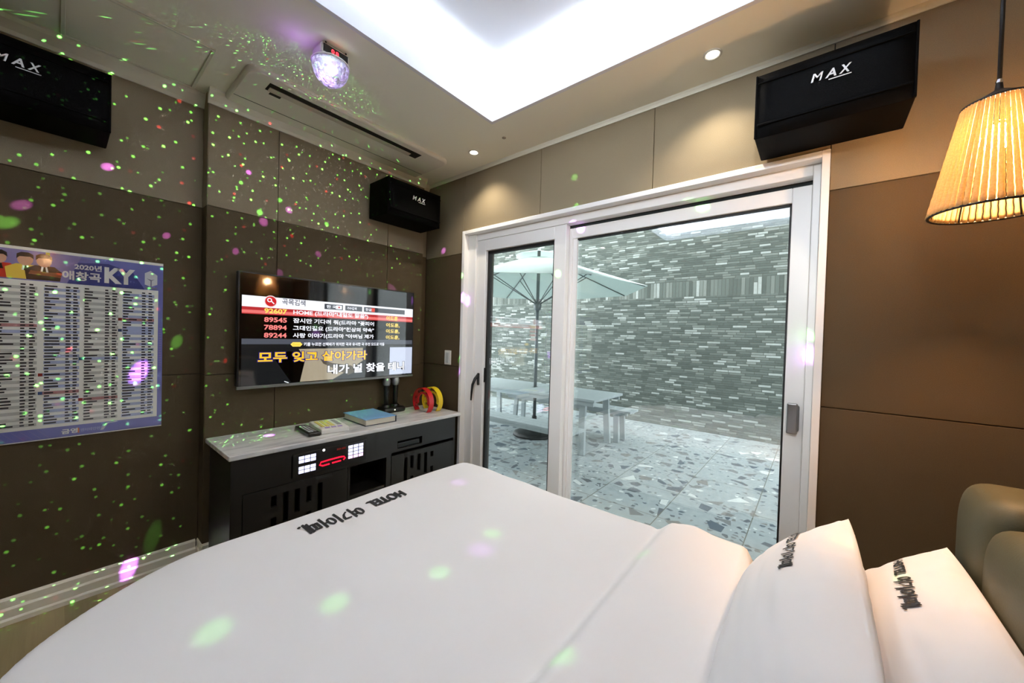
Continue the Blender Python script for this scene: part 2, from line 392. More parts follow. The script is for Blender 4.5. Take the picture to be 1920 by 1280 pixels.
# ceiling with recessed tray
b = MB(); T = .02
for (x0, x1, y0, y1) in ((-.1, TX0-T, YB-.1, .1), (TX1+T, XR+.1, YB-.1, .1), (TX0-T, TX1+T, YB-.1, TY0-T), (TX0-T, TX1+T, TY1+T, .1)):
    b.box(x0, x1, y0, y1, ZC, ZC+T, 0)
for (x0, x1, y0, y1) in ((TX0-T, TX0, TY0-T, TY1+T), (TX1, TX1+T, TY0-T, TY1+T), (TX0, TX1, TY0-T, TY0), (TX0, TX1, TY1, TY1+T)):
    b.box(x0, x1, y0, y1, ZC, ZC+LIP, 1)
zt = ZC+REC
b.box(TX0-CAV-T, TX1+CAV+T, TY0-CAV-T, TY1+CAV+T, zt, zt+T, 1)
for (x0, x1, y0, y1) in ((TX0-CAV-T, TX0-CAV, TY0-CAV-T, TY1+CAV+T), (TX1+CAV, TX1+CAV+T, TY0-CAV-T, TY1+CAV+T), (TX0-CAV, TX1+CAV, TY0-CAV-T, TY0-CAV), (TX0-CAV, TX1+CAV, TY1+CAV, TY1+CAV+T)):
    b.box(x0, x1, y0, y1, ZC+T, zt, 1)
b.box(-.15, XR+.15, YB-.15, .2, ZC+.36, ZC+.42, 0)
struct(b.build('ceiling', [ceil_m, tray_m]))
# crown mouldings
CR = [(0, 0), (0, -.068), (.008, -.068), (.012, -.052), (.030, -.022), (.034, -.006), (.040, 0)]
CRS = [(0, 0), (0, -.024), (.006, -.024), (.010, -.010), (.016, 0)]
b = MB()
b.prism(CR, lambda p, q, t: (p, t, ZC+q), YB, YS); b.prism(CR, lambda p, q, t: (D+p, t, ZC+q), YS-.004, YE+.004); b.prism(CR, lambda p, q, t: (p, t, ZC+q), YE, 0)
struct(b.build('trim_1', crown_m))
b = MB(); b.prism(CRS, lambda p, q, t: (t, -p, ZC+q), 0, XR); struct(b.build('trim_2', crown_m))
BB = [(0, 0), (0, .104), (.006, .104), (.014, .096), (.014, .066), (.022, .058), (.022, .026), (.028, .018), (.028, 0)]
b = MB(); b.prism(BB, lambda p, q, t: (p, t, q), YB, YS-.012); b.prism([(p, q) for p, q in BB], lambda p, q, t: (t, YS-p*.45, q), .0, D+.028)
b.prism(BB, lambda p, q, t: (D+p, t, q), YS-.012, YE); b.prism(BB, lambda p, q, t: (p, t, q), YE, 0)
struct(b.build('baseboard_left', base_m))
b = MB(); b.prism(BB, lambda p, q, t: (t, -p, q), 0, DX0); b.prism(BB, lambda p, q, t: (t, -p, q), DX1, XR); struct(b.build('baseboard_front', base_m))
b = MB(); b.prism(BB, lambda p, q, t: (XR-p, t, q), YB, 0); struct(b.build('baseboard_right', base_m))

# ---------------------------------------------------------------- sliding patio door (structure)
door = bpy.data.objects.new('door_1', None); COL.objects.link(door); door.location = (1.49, .06, 0); struct(door)
b = MB(); CW = .026
b.box(DX0, DX0+CW, -.016, .19, 0, DZ, b=.002); b.box(DX1-CW, DX1, -.016, .19, 0, DZ, b=.002); b.box(DX0+CW, DX1-CW, -.016, .19, DZ-CW, DZ, b=.002)
b.build('casing', white_frame, door)
b = MB(); FX0, FX1, FZ = .547, 2.482, 1.920    # fixed outer frame, sash tracks between its jambs
b.box(DX0+CW, FX0, .028, .17, 0, DZ-CW, b=.003); b.box(FX1, DX1-CW, .040, .17, 0, DZ-CW, b=.003); b.box(FX0, FX1, .040, .17, FZ, DZ-CW, b=.003); b.box(FX0, FX1, .030, .19, 0, .045, b=.003)
b.box(FX0, FX1, .098, .170, FZ-.004, FZ, 1)  # dark strip painting the shade in the gap above the outer sash
b.build('frame', [white_frame, gasket], door)
def sash(name, x0, x1, y0, y1, z0, z1, wl, wr, wt, wb, gy, tg):
    b = MB()
    b.box(x0, x0+wl, y0, y1, z0, z1, b=.003); b.box(x1-wr, x1, y0, y1, z0, z1, b=.003); b.box(x0+wl, x1-wr, y0, y1, z1-wt, z1, b=.003); b.box(x0+wl, x1-wr, y0, y1, z0, z0+wb, b=.003)
    o = b.build(name, white_frame, door)
    b = MB(); gx0, gx1, gz0, gz1 = x0+wl, x1-wr, z0+wb, z1-wt; t = tg
    for q in ((gx0, gx0+t, gz0, gz1), (gx1-t, gx1, gz0, gz1), (gx0, gx1, gz1-t, gz1), (gx0, gx1, gz0, gz0+t)):
        b.box(q[0], q[1], gy-.018, gy+.012, q[2], q[3], 0)
    b.build('glazing_gasket', gasket, o)
    b = MB()
    for q in (gy-.008, gy+.006): b.box(gx0+.006, gx1-.006, q, q+.004, gz0+.006, gz1-.006)
    b.build('glass_pane', glass_m, o)
    return o
sl = sash('sash', FX0+.002, 1.308, .046, .092, .046, FZ-.001, .084, .086, .080, .09, .088, .020)
sr = sash('sash', 1.262, FX1-.001, .096, .150, .046, 1.902, .062, .068, .064, .09, .128, .008)
b = MB(); b.box(.633, .652, .074, .115, .137, 1.839); b.build('dark_bead', alu, sl)  # dark bronze bead along the left glazing edge
b = MB(); b.box(1.324, 1.352, .108, .122, .137, 1.838); b.build('glazing_bead', white_frame, sr)
# handles
b = MB(); b.box(2.424, 2.462, .062, .074, .840, .972, b=.012, seg=4); b.box(2.432, 2.468, .074, .0955, .848, .964, b=.010, seg=3)
h = b.build('handle', steel, sr); h['label'] = 'steel pull handle'
b = MB(); b.box(.588, .606, .030, .0455, .855, .945, b=.006, seg=3); b.tube([(.596, .034, .93), (.590, .010, .90), (.582, -.004, .86), (.576, -.006, .80), (.570, -.004, .745)], [.011, .011, .010, .008, .006], 8)
h = b.build('lever', black, sl); h['label'] = 'black lever'
b = MB(); b.box(.634, .640, .056, .074, .878, .985, b=.004); b.build('lock_plate', black, sl)

# ---------------------------------------------------------------- patio
PZ, PY = -.22, 4.58
b = MB(); b.box(-6, 7, .2, PY+.1, PZ-.1, PZ); struct(b.build('floor_patio', terrazzo_m))
b = MB(); b.box(-6, 7, PY, PY+.25, PZ, 3.25); struct(b.build('wall_patio', brick_m))
b = MB(); b.box(-.15, DX0, .2, .22, -.3, 3.6); b.box(DX1, XR+.15, .2, .22, -.3, 3.6); b.box(DX0, DX1, .2, .22, DZ, 3.6); b.box(DX0, DX1, .012, .22, -.3, 0); b.box(-2, XR+2, .0, .22, 3.6, 7.5); b.box(-2, -.15, .0, .22, -.3, 3.6); b.box(XR+.15, XR+2, .0, .22, -.3, 3.6); struct(b.build('wall_facade', M('facade_render', (150, 150, 146), .8)))

b = MB(); b.box(.15, 7, .22, 2.30, 2.46, 2.60, b=.01); struct(b.build('trim_added_eave', M('added_eave_render', (120, 120, 116), .8)))  # unseen slab added over the door to darken the near patio floor
def bar(b, p, q, w, d, m=0):       # square bar from p to q
    p, q = Vector(p), Vector(q); dr = (q-p); L = dr.length; dr.normalize()
    a = Vector((0, 0, 1)) if abs(dr.z) < .9 else Vector((1, 0, 0)); a = (a-dr*a.dot(dr)).normalized(); c = dr.cross(a)
    mt = Matrix((a, c, dr)).transposed().to_4x4(); mt.translation = p
    return b.box(-w/2, w/2, -d/2, d/2, 0, L, m, b=.003, seg=1, mat=mt)
ZT = .483; px, py = -.667, 2.53
t = thing('patio_table', (px, py, PZ), 'long white slatted patio table under the parasol beyond the glass door', 'table')
b = MB(); tx0, tx1, ty0, ty1 = -1.85, .50, 2.11, 2.95; n = 7; w = (ty1-ty0)/n
for i in range(n):
    if i == 3:
        b.box(tx0, px-.03, ty0+i*w+.002, ty0+(i+1)*w-.002, ZT-.03, ZT, b=.003); b.box(px+.03, tx1, ty0+i*w+.002, ty0+(i+1)*w-.002, ZT-.03, ZT, b=.003)
    else: b.box(tx0, tx1, ty0+i*w+.002, ty0+(i+1)*w-.002, ZT-.03, ZT, b=.003)
b.box(tx0+.03, tx1-.03, ty0+.03, ty0+.06, ZT-.085, ZT-.03); b.box(tx0+.03, tx1-.03, ty1-.06, ty1-.03, ZT-.085, ZT-.03)
b.build('tabletop', patio_w, t)
for sx, x in ((1, tx1-.20), (-1, tx0+.20)):
    for sy, y in ((-1, ty0+.10), (1, ty1-.10)):
        b = MB(); bar(b, (x+sx*.02, y+sy*.05, PZ), (x, y, ZT-.03), .085, .045); b.build('leg', patio_w, t)
def bench(y0, y1, label):
    t = thing('patio_bench', (px, (y0+y1)/2, PZ), label, 'bench', 'benches of the patio table'); zb = .236; x0, x1 = -1.62, .60
    b = MB(); w = (y1-y0)/3
    for i in range(3): b.box(x0, x1, y0+i*w+.002, y0+(i+1)*w-.002, zb-.03, zb, b=.003)
    b.box(x0+.05, x1-.05, y0+.02, y0+.045, zb-.07, zb-.03); b.box(x0+.05, x1-.05, y1-.045, y1-.02, zb-.07, zb-.03)
    b.build('seat', patio_w, t)
    for x, sx in ((x0+.22, -1), (x1-.22, 1)):
        for y, sy in ((y0+.05, -1), (y1-.05, 1)):
            b = MB(); bar(b, (x+sx*.02, y+sy*.015, PZ), (x, y, zb-.03), .075, .04); b.build('leg', patio_w, t)
bench(1.43, 1.71, 'white slatted bench on the near side of the patio table')
bench(2.98, 3.28, 'white slatted bench on the far side of the patio table, by the brick wall')

t = thing('parasol', (px, py, PZ), 'pale canvas parasol on a grey pole standing through the patio table', 'parasol')
ZR, ZA, RR = 1.915, 2.43, 1.52; a0 = math.atan2(-1.923-py, 2.514-px)+PI/8
def rimp(k, r=1., z=None): a = a0+k*PI/4; return Vector((px+RR*r*math.cos(a), py+RR*r*math.sin(a), ZR+(ZA-ZR)*(1-r) if z is None else z))
b = MB(); rows = [1., .8, .6, .4, .16]
for k in range(8):
    for r0, r1 in zip(rows[:-1], rows[1:]):
        q = [rimp(k, r0), rimp(k+1, r0), rimp(k+1, r1), rimp(k, r1)]
        b.poly(q); b.poly([v+Vector((0, 0, -.004)) for v in q[::-1]])
    q = [rimp(k), rimp(k+1)]; b.poly([q[0], q[1], q[1]+Vector((0, 0, -.004)), q[0]+Vector((0, 0, -.004))])
cn = b.build('canopy', canopy_m, t, recalc=False)
b = MB()
for k in range(8):
    q0, q1 = rimp(k, .24, ZA-.045), rimp(k+1, .24, ZA-.045); c = Vector((px, py, ZA+.06))
    mid = (q0+q1)/2+Vector((0, 0, .02)); b.poly([q0, mid, c]); b.poly([mid, q1, c])
b.lathe([(.0, .085), (.02, .08), (.022, .05), (.03, .045)], (px, py, ZA), 12)
b.build('vent_cap', canopy_m, cn, recalc=False)
b = MB(); b.lathe([(.024, PZ+.06), (.024, ZA+.05)], (px, py, 0), 14, close=True); b.build('pole', pole_m, t)
b = MB(); b.lathe([(.027, 1.60), (.05, 1.62), (.06, 1.68), (.05, 1.72), (.027, 1.73)], (px, py, 0), 14); b.build('hub', pole_m, t)
for k in range(8):
    b = MB(); b.tube([rimp(k, .98)+Vector((0, 0, -.015)), rimp(k, .1)+Vector((0, 0, -.02))], .008, 6); rb = b.build('rib', pole_m, t)
    b = MB(); b.tube([Vector((px, py, 1.68)), rimp(k, .52)+Vector((0, 0, -.02))], .007, 6); b.build('strut', pole_m, rb)
b = MB(); b.lathe([(.0, PZ+.075), (.06, PZ+.075), (.24, PZ+.055), (.30, PZ+.03), (.31, PZ), (.0, PZ)], (px, py, 0), 36)
b.lathe([(.032, PZ+.07), (.032, PZ+.20), (.036, PZ+.20), (.036, PZ+.27), (.026, PZ+.28)], (px, py, 0), 14); b.tube([(px-.03, py, PZ+.22), (px-.075, py, PZ+.22)], .01, 6)
b.build('base', patio_dark, t)

# ---------------------------------------------------------------- speakers
def speaker(name, fn, W_, Dp, H_, label, w_print, u_print):
    """fn maps (u along the width, d out from the wall, z) into the room"""
    t = thing(name, fn(W_/2, 0, 0), label, 'speaker', 'karaoke speakers under the ceiling')
    b = MB(); c = [fn(u, d, z) for u in (0, W_) for d in (0, Dp) for z in (0, H_)]
    b.box(0, W_, .018, Dp-.012, .0, H_, b=.004); o = b.bm
    for v in o.verts: v.co = Vector(fn(*v.co))
    b.build('cabinet', blackgrille, t)
    b = MB()
    b.grid(lambda s_, r_: (W_*s_, Dp-.012+.026*(1-abs(2*s_-1)**8)*(1-abs(2*r_-1)**6)*.8+.004*math.exp(-((s_-.5)/.22)**2-((r_-.5)/.35)**2), H_*r_), 36, 16)
    for e in (0, 1):
        b.box(-.001 if not e else W_-.006, .006 if not e else W_+.001, Dp-.016, Dp-.006, 0, H_, b=.002)
    for k in range(2):
        b.box(.01, W_-.01, Dp+.006, Dp+.0135, (.035, H_-.045)[k], (.043, H_-.039)[k], b=.002)
    for v in b.bm.verts: v.co = Vector(fn(*v.co))
    g = b.build('grille', blackgrille, t)
    b = MB(); hh = w_print*.27; z0 = H_*.56; d_ = Dp+.0162
    for ch, k, d_ in (('M', 0, d_), ('M', .006, d_+.0002), ('M', .012, d_+.0004), ('A', .36, d_), ('X', .70, d_)):
        b.text(ch, lambda u, v, k=k, d_=d_: fn(u_print+k*w_print+u, d_, z0+v), w=w_print*(.30 if ch != 'A' else .28), h=hh, m=0, bold=(.006 if ch == 'M' else .025), shear=.22)
    b.poly([fn(u_print+w_print*.45, d_, z0-.008), fn(u_print+w_print*1.0, d_, z0-.008), fn(u_print+w_print*1.0, d_, z0-.005), fn(u_print+w_print*.45, d_, z0-.005)])
    b.build('lettering', whiteprint, g)
    for u in (W_*.25, W_*.75):
        b = MB(); b.box(u-.03, u+.03, .0, .020, H_*.4, H_*.75)
        for v in b.bm.verts: v.co = Vector(fn(*v.co))
        b.build('bracket', black_matte, t)
    return t
speaker('wall_speaker', lambda u, d, z: (2.305+u, -d, 2.003+z), .424, .25, .236, 'black speaker with white lettering on the wall above the sliding door', .105, .165)
speaker('wall_speaker', lambda u, d, z: (D+d, -.575+u, 2.0+z), .432, .25, .24, 'black speaker in the far corner above the television', .105, .176)
speaker('wall_speaker', lambda u, d, z: (d, -2.215+u, 2.012+z), .424, .25, .236, 'black speaker at the left edge above the song list poster', .105, .142)

# ---------------------------------------------------------------- air conditioner, hatch, lamps on the ceiling
t = thing('ceiling_air_conditioner', (.25, -.85, ZC), 'long off-white one-way air conditioner set into the ceiling over the television', 'air conditioner')
def rrect(x0, x1, y0, y1, r, n=6):
    out = []
    for (cx_, cy_, a) in ((x1-r, y1-r, 0), (x0+r, y1-r, PI/2), (x0+r, y0+r, PI), (x1-r, y0+r, 1.5*PI)):
        for k in range(n+1): out.append((cx_+r*math.cos(a+k*PI/2/n), cy_+r*math.sin(a+k*PI/2/n)))
    return out
b = MB(); P0 = rrect(.060, .500, -1.385, -.20, .055); P1 = rrect(.072, .488, -1.373, -.212, .05)
A = [b.bm.verts.new((x, y, ZC)) for x, y in P0]; B = [b.bm.verts.new((x, y, ZC-.016)) for x, y in P0]; C_ = [b.bm.verts.new((x, y, ZC-.024)) for x, y in P1]
for L0, L1 in ((A, B), (B, C_)):
    for i in range(len(L0)):
        f = b.bm.faces.new((L0[i], L0[(i+1) % len(L0)], L1[(i+1) % len(L0)], L1[i])); f.smooth = True
b.bm.faces.new(C_)
b.build('panel', ac_m, t)
b = MB(); b.box(.200, .203, -1.37, -.215, ZC-.0252, ZC-.0235); b.build('seam', dark_slot, t)
b = MB(); b.box(.374, .446, -1.285, -.40, ZC-.0262, ZC-.0235, 0, b=.001, seg=1); v_ = b.build('air_outlet', dark_slot, t)
b = MB(); b.prism([(0, 0), (.036, .0005), (.038, -.003), (.002, -.005)], lambda p, q, s: (.376+p, s, ZC-.0263+q), -1.275, -.46); b.build('louver', M('louver_plastic', (196, 186, 170), .5), v_)
b = MB(); b.box(.345, .365, -1.26, -1.21, ZC-.0258, ZC-.0238); b.build('sensor_window', dark_slot, t)
t = thing('ceiling_access_hatch', (.25, -1.71, ZC), 'square flush access hatch in the ceiling beside the left speaker', 'hatch')
b = MB(); hx0, hx1, hy0, hy1 = .036, .460, -1.925, -1.495; w = .014
for q in ((hx0, hx0+w, hy0, hy1), (hx1-w, hx1, hy0, hy1), (hx0+w, hx1-w, hy0, hy0+w), (hx0+w, hx1-w, hy1-w, hy1)): b.box(q[0], q[1], q[2], q[3], ZC-.007, ZC, b=.002, seg=1)
b.build('frame', crown_m, t)
b = MB(); b.box(hx0+w+.002, hx1-w-.002, hy0+w+.002, hy1-w-.002, ZC-.002, ZC); b.build('lid', ceil_m, t)
glow = E_('downlight_glow', (255, 246, 228), 14.0)
for i, (x, y) in enumerate(DOWN):
    lab = ('small round recessed downlight near the corner over the door', 'small round recessed downlight beside the speaker above the door', 'recessed downlight in the ceiling behind the song list poster speaker', 'added recessed downlight at the unseen back of the ceiling on the bed side')[i]
    t = thing('downlight', (x, y, ZC), lab, 'downlight', 'recessed downlights')
    b = MB(); b.lathe([(.036, 0), (.036, -.003), (.030, -.004), (.024, -.001), (.024, 0)], (x, y, ZC), 28); b.build('trim_ring', plastic_w, t)
    b = MB(); b.lathe([(.0, -.0015), (.023, -.0015)], (x, y, ZC), 24); b.build('lens', glow, t)
b = MB(); b.lathe([(.012, 0), (.012, -.003), (.0, -.004)], (1.002, -.209, ZC), 16); tag(b.build('ceiling_sensor', M('sensor_grey', (150, 142, 128), .6)), 'tiny round grey sensor on the ceiling next to the tray corner', 'sensor')

# ---------------------------------------------------------------- disco light and the beams it throws
DB = Vector((.862, -1.182, ZC))
t = thing('disco_ball_light', DB, 'small party light with a faceted clear dome hanging under the ceiling', 'disco light')
b = MB(); b.box(DB.x-.064, DB.x+.034, DB.y-.060, DB.y+.060, ZC-.052, ZC, b=.014, seg=3); b.lathe([(.070, -.050), (.077, -.056), (.077, -.061), (.06, -.062)], (DB.x-.012, DB.y, ZC), 36); b.build('housing', plastic_w, t)
b = MB(); b.box(DB.x+.033, DB.x+.0355, DB.y-.052, DB.y+.052, ZC-.044, ZC-.012, b=.001, seg=1); d_ = b.build('display', black, t)
b = MB()
for k in range(2): b.text(('0', '8')[k], lambda u, v, k=k: (DB.x+.0362, DB.y-.020+k*.018+u, ZC-.037+v), w=.013, h=.017, bold=.03)
b.build('digits', E_('red_digits', (255, 40, 50), 4.0), d_)
for k in range(2):
    b = MB(); b.box(DB.x+.033, DB.x+.037, DB.y-.046+k*.085, DB.y-.040+k*.085, ZC-.008, ZC-.003); b.build('button', black, t)
b = MB(); pr = [(.074*math.cos(a), -.061-.085*math.sin(a)) for a in [i*PI/2/7 for i in range(8)]]; b.lathe(pr, (DB.x-.012, DB.y, ZC), 18, smooth=False); b.build('dome', dome_glass, t)
b = MB(); b.lathe([(.010, -.066), (.022, -.075), (.024, -.085), (.012, -.100), (.0, -.104)], (DB.x, DB.y, ZC), 14); b.build('lamp_cluster', E_('lamp_cluster_glow', (196, 150, 255), 3.0), t)
b = MB(); b.lathe([(.0, -.012), (.007, -.008), (.009, 0), (.007, .008), (.0, .012)], (DB.x+.018, DB.y-.016, ZC-.085), 10); b.build('green_diode', E_('green_diode_glow', (190, 255, 205), 16.0), t)
light('disco_lamp', 'POINT', DB+Vector((.0, -.02, -.115)), .07, (.62, .36, 1.0), shadow_soft_size=.01)
LP = DB+Vector((-.012, 0, -.160))
GREEN, PURPLE, RED = (.22, 1.0, .16), (.62, .18, 1.0), (1., .08, .08)
SPOTS = [  # where each coloured beam lands, its spread and strength
 ((.091, -1.270, 2.075), 'p', .013, 5), ((.091, -1.196, 1.826), 'p', .022, 5), ((.091, -1.323, 1.636), 'p', .015, 4), ((.091, -1.067, 1.927), 'p', .018, 3), ((.091, -.897, 1.700), 'p', .017, 3),
 ((.0, -1.785, 1.94), 'p', .017, 5), ((.0, -2.02, 1.70), 'p', .02, 4), ((.0, -1.585, 1.674), 'p', .014, 5), ((.0, -1.682, .988), 'p', .032, 4.5), ((.091, -1.11, 1.55), 'p', .018, 2), ((.091, -.37, 1.545), 'p', .026, 2.2),
 ((.215, 0, 1.88), 'p', .024, 2.5), ((.475, -.01, 1.50), 'p', .034, 4), ((1.36, .05, 1.905), 'p', .026, 3), ((2.46, .04, 1.20), 'p', .04, 4), ((1.25, -.74, .54), 'p', .040, 3), ((1.70, -1.06, .54), 'p', .040, 3), ((.022, -1.70, .085), 'p', .028, 5), ((.25, -1.20, .655), 'p', .026, 4),
 ((.44, -.02, .95), 'p', .02, 1.5),
 ((.091, -1.215, 1.873), 'g', .015, 4), ((.091, -1.304, 2.008), 'g', .010, 4), ((.091, -1.117, 1.97), 'g', .013, 3), ((.091, -.850, 1.898), 'g', .013, 4), ((.0, -1.541, 1.147), 'g', .022, 3), ((.0, -2.055, 1.62), 'g', .022, 4), ((.0, -1.62, .18), 'g', .03, 1.2),
 ((.445, -.01, 1.66), 'g', .018, 3), ((1.255, .045, 1.62), 'g', .022, 5), ((.43, 0, 1.03), 'g', .016, 2.5), ((1.40, 0, 2.0), 'g', .016, 2), ((1.38, 0, 2.17), 'g', .022, 1.2), ((2.05, .09, 1.89), 'g', .024, 3), ((2.47, .04, 1.27), 'g', .024, 4),
 ((1.46, -1.69, .54), 'g', .036, 4), ((1.58, -1.47, .54), 'g', .034, 4), ((1.69, -1.22, .54), 'g', .030, 4), ((1.66, -.96, .54), 'g', .030, 4), ((2.12, -1.25, .56), 'g', .030, 4), ((2.68, -.72, .69), 'g', .030, 3), ((2.1, -.76, .57), 'g', .026, 3),
 ((.091, -.90, 1.52), 'g', .012, 3), ((.091, -.47, 1.52), 'g', .014, 3), ((.091, -1.05, 1.78), 'r', .010, 3), ((.091, -1.36, 1.05), 'r', .008, 3), ((.0, -1.50, 1.86), 'r', .008, 3), ((.091, -.75, 1.70), 'r', .008, 2), ((.0, -1.9, 1.1), 'r', .008, 2)]
gl = light('disco_beams', 'POINT', LP, 1.0, (1, 1, 1), shadow_soft_size=0.0)
gl.data.use_nodes = True; N = NT(gl.data); em = N.n['Emission']
tc = N.new('ShaderNodeTexCoord'); nv = N.new('ShaderNodeVectorMath', operation='NORMALIZE'); N.link(tc.outputs['Normal'], nv.inputs[0]); dirn = nv.outputs[0]
ch = {'p': None, 'g': None, 'r': None}
for pos, c, rad, s_ in SPOTS:
    v = Vector(pos)-LP; dist = v.length; v.normalize(); ang = rad*(1.12 if .5 < pos[2] < .7 and pos[0] > 1 else 1.05)/dist
    dt = N.new('ShaderNodeVectorMath', operation='DOT_PRODUCT'); N.link(dirn, dt.inputs[0]); dt.inputs[1].default_value = v
    mr = N.new('ShaderNodeMapRange', interpolation_type='SMOOTHERSTEP'); N.link(dt.outputs['Value'], mr.inputs[0])
    mr.inputs[1].default_value = math.cos(ang*1.2); mr.inputs[2].default_value = 1.0; mr.inputs[3].default_value = 0; mr.inputs[4].default_value = s_*dist*dist*(.06 if .5 < pos[2] < .7 and pos[0] > 1 else 1)
    ch[c] = mr.outputs[0] if ch[c] is None else N.math('ADD', ch[c], mr.outputs[0])
sp = N.new('ShaderNodeSeparateXYZ'); N.link(dirn, sp.inputs[0])
ax = N.math('MAXIMUM', N.math('MULTIPLY', sp.outputs[0], -1.0), .05); gu = N.math('DIVIDE', sp.outputs[1], ax); gv = N.math('DIVIDE', sp.outputs[2], ax)
cb = N.new('ShaderNodeCombineXYZ'); N.link(gu, cb.inputs[0]); N.link(gv, cb.inputs[1])
def laser(scale, r, keep, off, gain):
    mp = N.new('ShaderNodeMapping'); mp.inputs['Location'].default_value = off; mp.inputs['Rotation'].default_value = (0, 0, .35); N.link(cb.outputs[0], mp.inputs[0])
    v = N.new('ShaderNodeTexVoronoi', voronoi_dimensions='2D', feature='F1'); v.inputs['Scale'].default_value = scale; v.inputs['Randomness'].default_value = .85; N.link(mp.outputs[0], v.inputs['Vector'])
    s3 = N.new('ShaderNodeSeparateColor'); N.link(v.outputs['Color'], s3.inputs[0])
    mr = N.new('ShaderNodeMapRange', interpolation_type='SMOOTHSTEP'); N.link(v.outputs['Distance'], mr.inputs[0]); mr.inputs[1].default_value = r; mr.inputs[2].default_value = r*.3; mr.inputs[3].default_value = 0; mr.inputs[4].default_value = gain
    a = N.math('MULTIPLY', mr.outputs[0], N.math('GREATER_THAN', s3.outputs[0], 1-keep))
    return N.math('MULTIPLY', a, N.math('MULTIPLY_ADD', N.math('POWER', s3.outputs[1], 2.0), .75, .25))
fan = N.new('ShaderNodeMapRange', interpolation_type='SMOOTHSTEP'); N.link(N.math('ABSOLUTE', gu), fan.inputs[0]); fan.inputs[1].default_value = 2.2; fan.inputs[2].default_value = .9
lowm = N.new('ShaderNodeMapRange', interpolation_type='SMOOTHSTEP'); N.link(sp.outputs[2], lowm.inputs[0]); lowm.inputs[1].default_value = .22; lowm.inputs[2].default_value = .02; lowm.inputs[3].default_value = .10
front = N.math('GREATER_THAN', sp.outputs[0], -.3); front = N.math('SUBTRACT', 1.0, front)
dots = N.math('MULTIPLY', N.math('ADD', laser(9.2, .095, .84, (0, 0, 0), 8.5), laser(12, .10, .5, (3, 1, 0), 4.0)), N.math('MULTIPLY', N.math('DIVIDE', N.math('MULTIPLY', fan.outputs[0], front), N.math('MULTIPLY', ax, ax)), lowm.outputs[0]))
ch['g'] = N.math('ADD', ch['g'], dots)
rdots = N.math('MULTIPLY', laser(5, .065, .7, (7, 5, 0), 2.4), N.math('MULTIPLY', N.math('MULTIPLY', fan.outputs[0], front), lowm.outputs[0])); ch['r'] = N.math('ADD', ch['r'], rdots)
acc = None
for k, colr in (('p', PURPLE), ('g', GREEN), ('r', RED)):
    sc_ = N.new('ShaderNodeVectorMath', operation='SCALE'); sc_.inputs[0].default_value = colr; N.link(ch[k], sc_.inputs['Scale'])
    if acc is None: acc = sc_.outputs[0]
    else:
        ad = N.new('ShaderNodeVectorMath', operation='ADD'); N.link(acc, ad.inputs[0]); N.link(sc_.outputs[0], ad.inputs[1]); acc = ad.outputs[0]
N.link(acc, em.inputs['Color']); em.inputs['Strength'].default_value = 40.0
light('disco_glow', 'POINT', DB+Vector((-.035, -.125, -.07)), .07, (.55, .22, 1.0), shadow_soft_size=.02)

# ---------------------------------------------------------------- television
t = thing('television', (D, -.77, 1.2), 'wall mounted flat television showing a karaoke song menu', 'television')
TVX = .151
b = MB(); b.box(D+.022, TVX-.001, -1.325, -.217, .912, 1.529, b=.004); b.box(D+.002, D+.022, -1.0, -.55, 1.05, 1.40); b.build('casing', black, t)
b = MB(); b.box(TVX-.014, TVX+.0015, -1.325, -.217, .897, .913, b=.002); b.build('silver_strip', M('silver_strip', (112, 110, 106), .35, .6), t)
SC_ = {}
mats = []
def sm(name, rgb, s=.9):
    if name not in SC_: SC_[name] = len(mats); mats.append(SCR(name, rgb, s))
    return SC_[name]
b = MB(); lay = [0]
def rect(y0, y1, z0, z1, m):
    lay[0] += 1; x = TVX+.00003*lay[0]; b.poly([(x, y0, z0), (x, y1, z0), (x, y1, z1), (x, y0, z1)], m)
def shape(pts, m):
    lay[0] += 1; x = TVX+.00003*lay[0]; b.poly([(x, y, z) for y, z in pts], m)
def txt(s_, y, z, h, m, w=None, bold=.02):
    lay[0] += 1; x = TVX+.00003*lay[0]; b.text(s_, lambda u, v: (x, y+u, z+v), w=w, h=h, m=m, bold=bold)
K = sm('black', (3, 3, 4), .3); rect(-1.316, -.226, .915, 1.521, K)
WH = sm('white', (236, 238, 248), 1.0); GR = sm('grey', (66, 70, 78), .8); RD = sm('red', (172, 44, 48), 1.0); RL = sm('red_light', (222, 112, 108), 1.0)
NR = sm('number_red', (240, 128, 124), 1.0); YE_ = sm('yellow', (250, 214, 96), 1.0); OR = sm('gold', (246, 190, 44), 1.0); DK = sm('slate', (78, 82, 92), .9); PL = sm('pale_blue', (186, 194, 214), 1.0)
SK = sm('skin', (176, 164, 140), .75); BR = sm('shade', (30, 32, 34), .7); NV = sm('navy', (44, 34, 120), 1.0); BK = sm('ink', (2, 2, 2), .1)
rect(-1.307, -.229, 1.343, 1.403, WH)
def disc(y, z, r, m, n=20): shape([(y+r*math.cos(2*PI*k/n), z+r*math.sin(2*PI*k/n)) for k in range(n)], m)
disc(-1.172, 1.379, .033, sm('icon_rim', (232, 208, 212), 1.)); disc(-1.172, 1.379, .028, sm('icon_red', (190, 34, 40), 1.)); disc(-1.178, 1.386, .012, WH); disc(-1.178, 1.386, .007, sm('icon_red', (0, 0, 0))); shape([(-1.172, 1.380), (-1.168, 1.384), (-1.153, 1.368), (-1.157, 1.364)], WH)
txt('곡목검색', -1.115, 1.366, .036, sm('title_grey', (96, 98, 108), .9), w=.125)
for y0, y1, s_ in ((-.879, -.763, '한 국'), (-.748, -.632, '가수검색'), (-.620, -.299, '한글')):
    rect(y0, y1, 1.358, 1.391, GR); txt(s_, y0+.012, 1.365, .019, WH, w=min(.09, (y1-y0)*.55) if y1-y0 < .2 else .045)
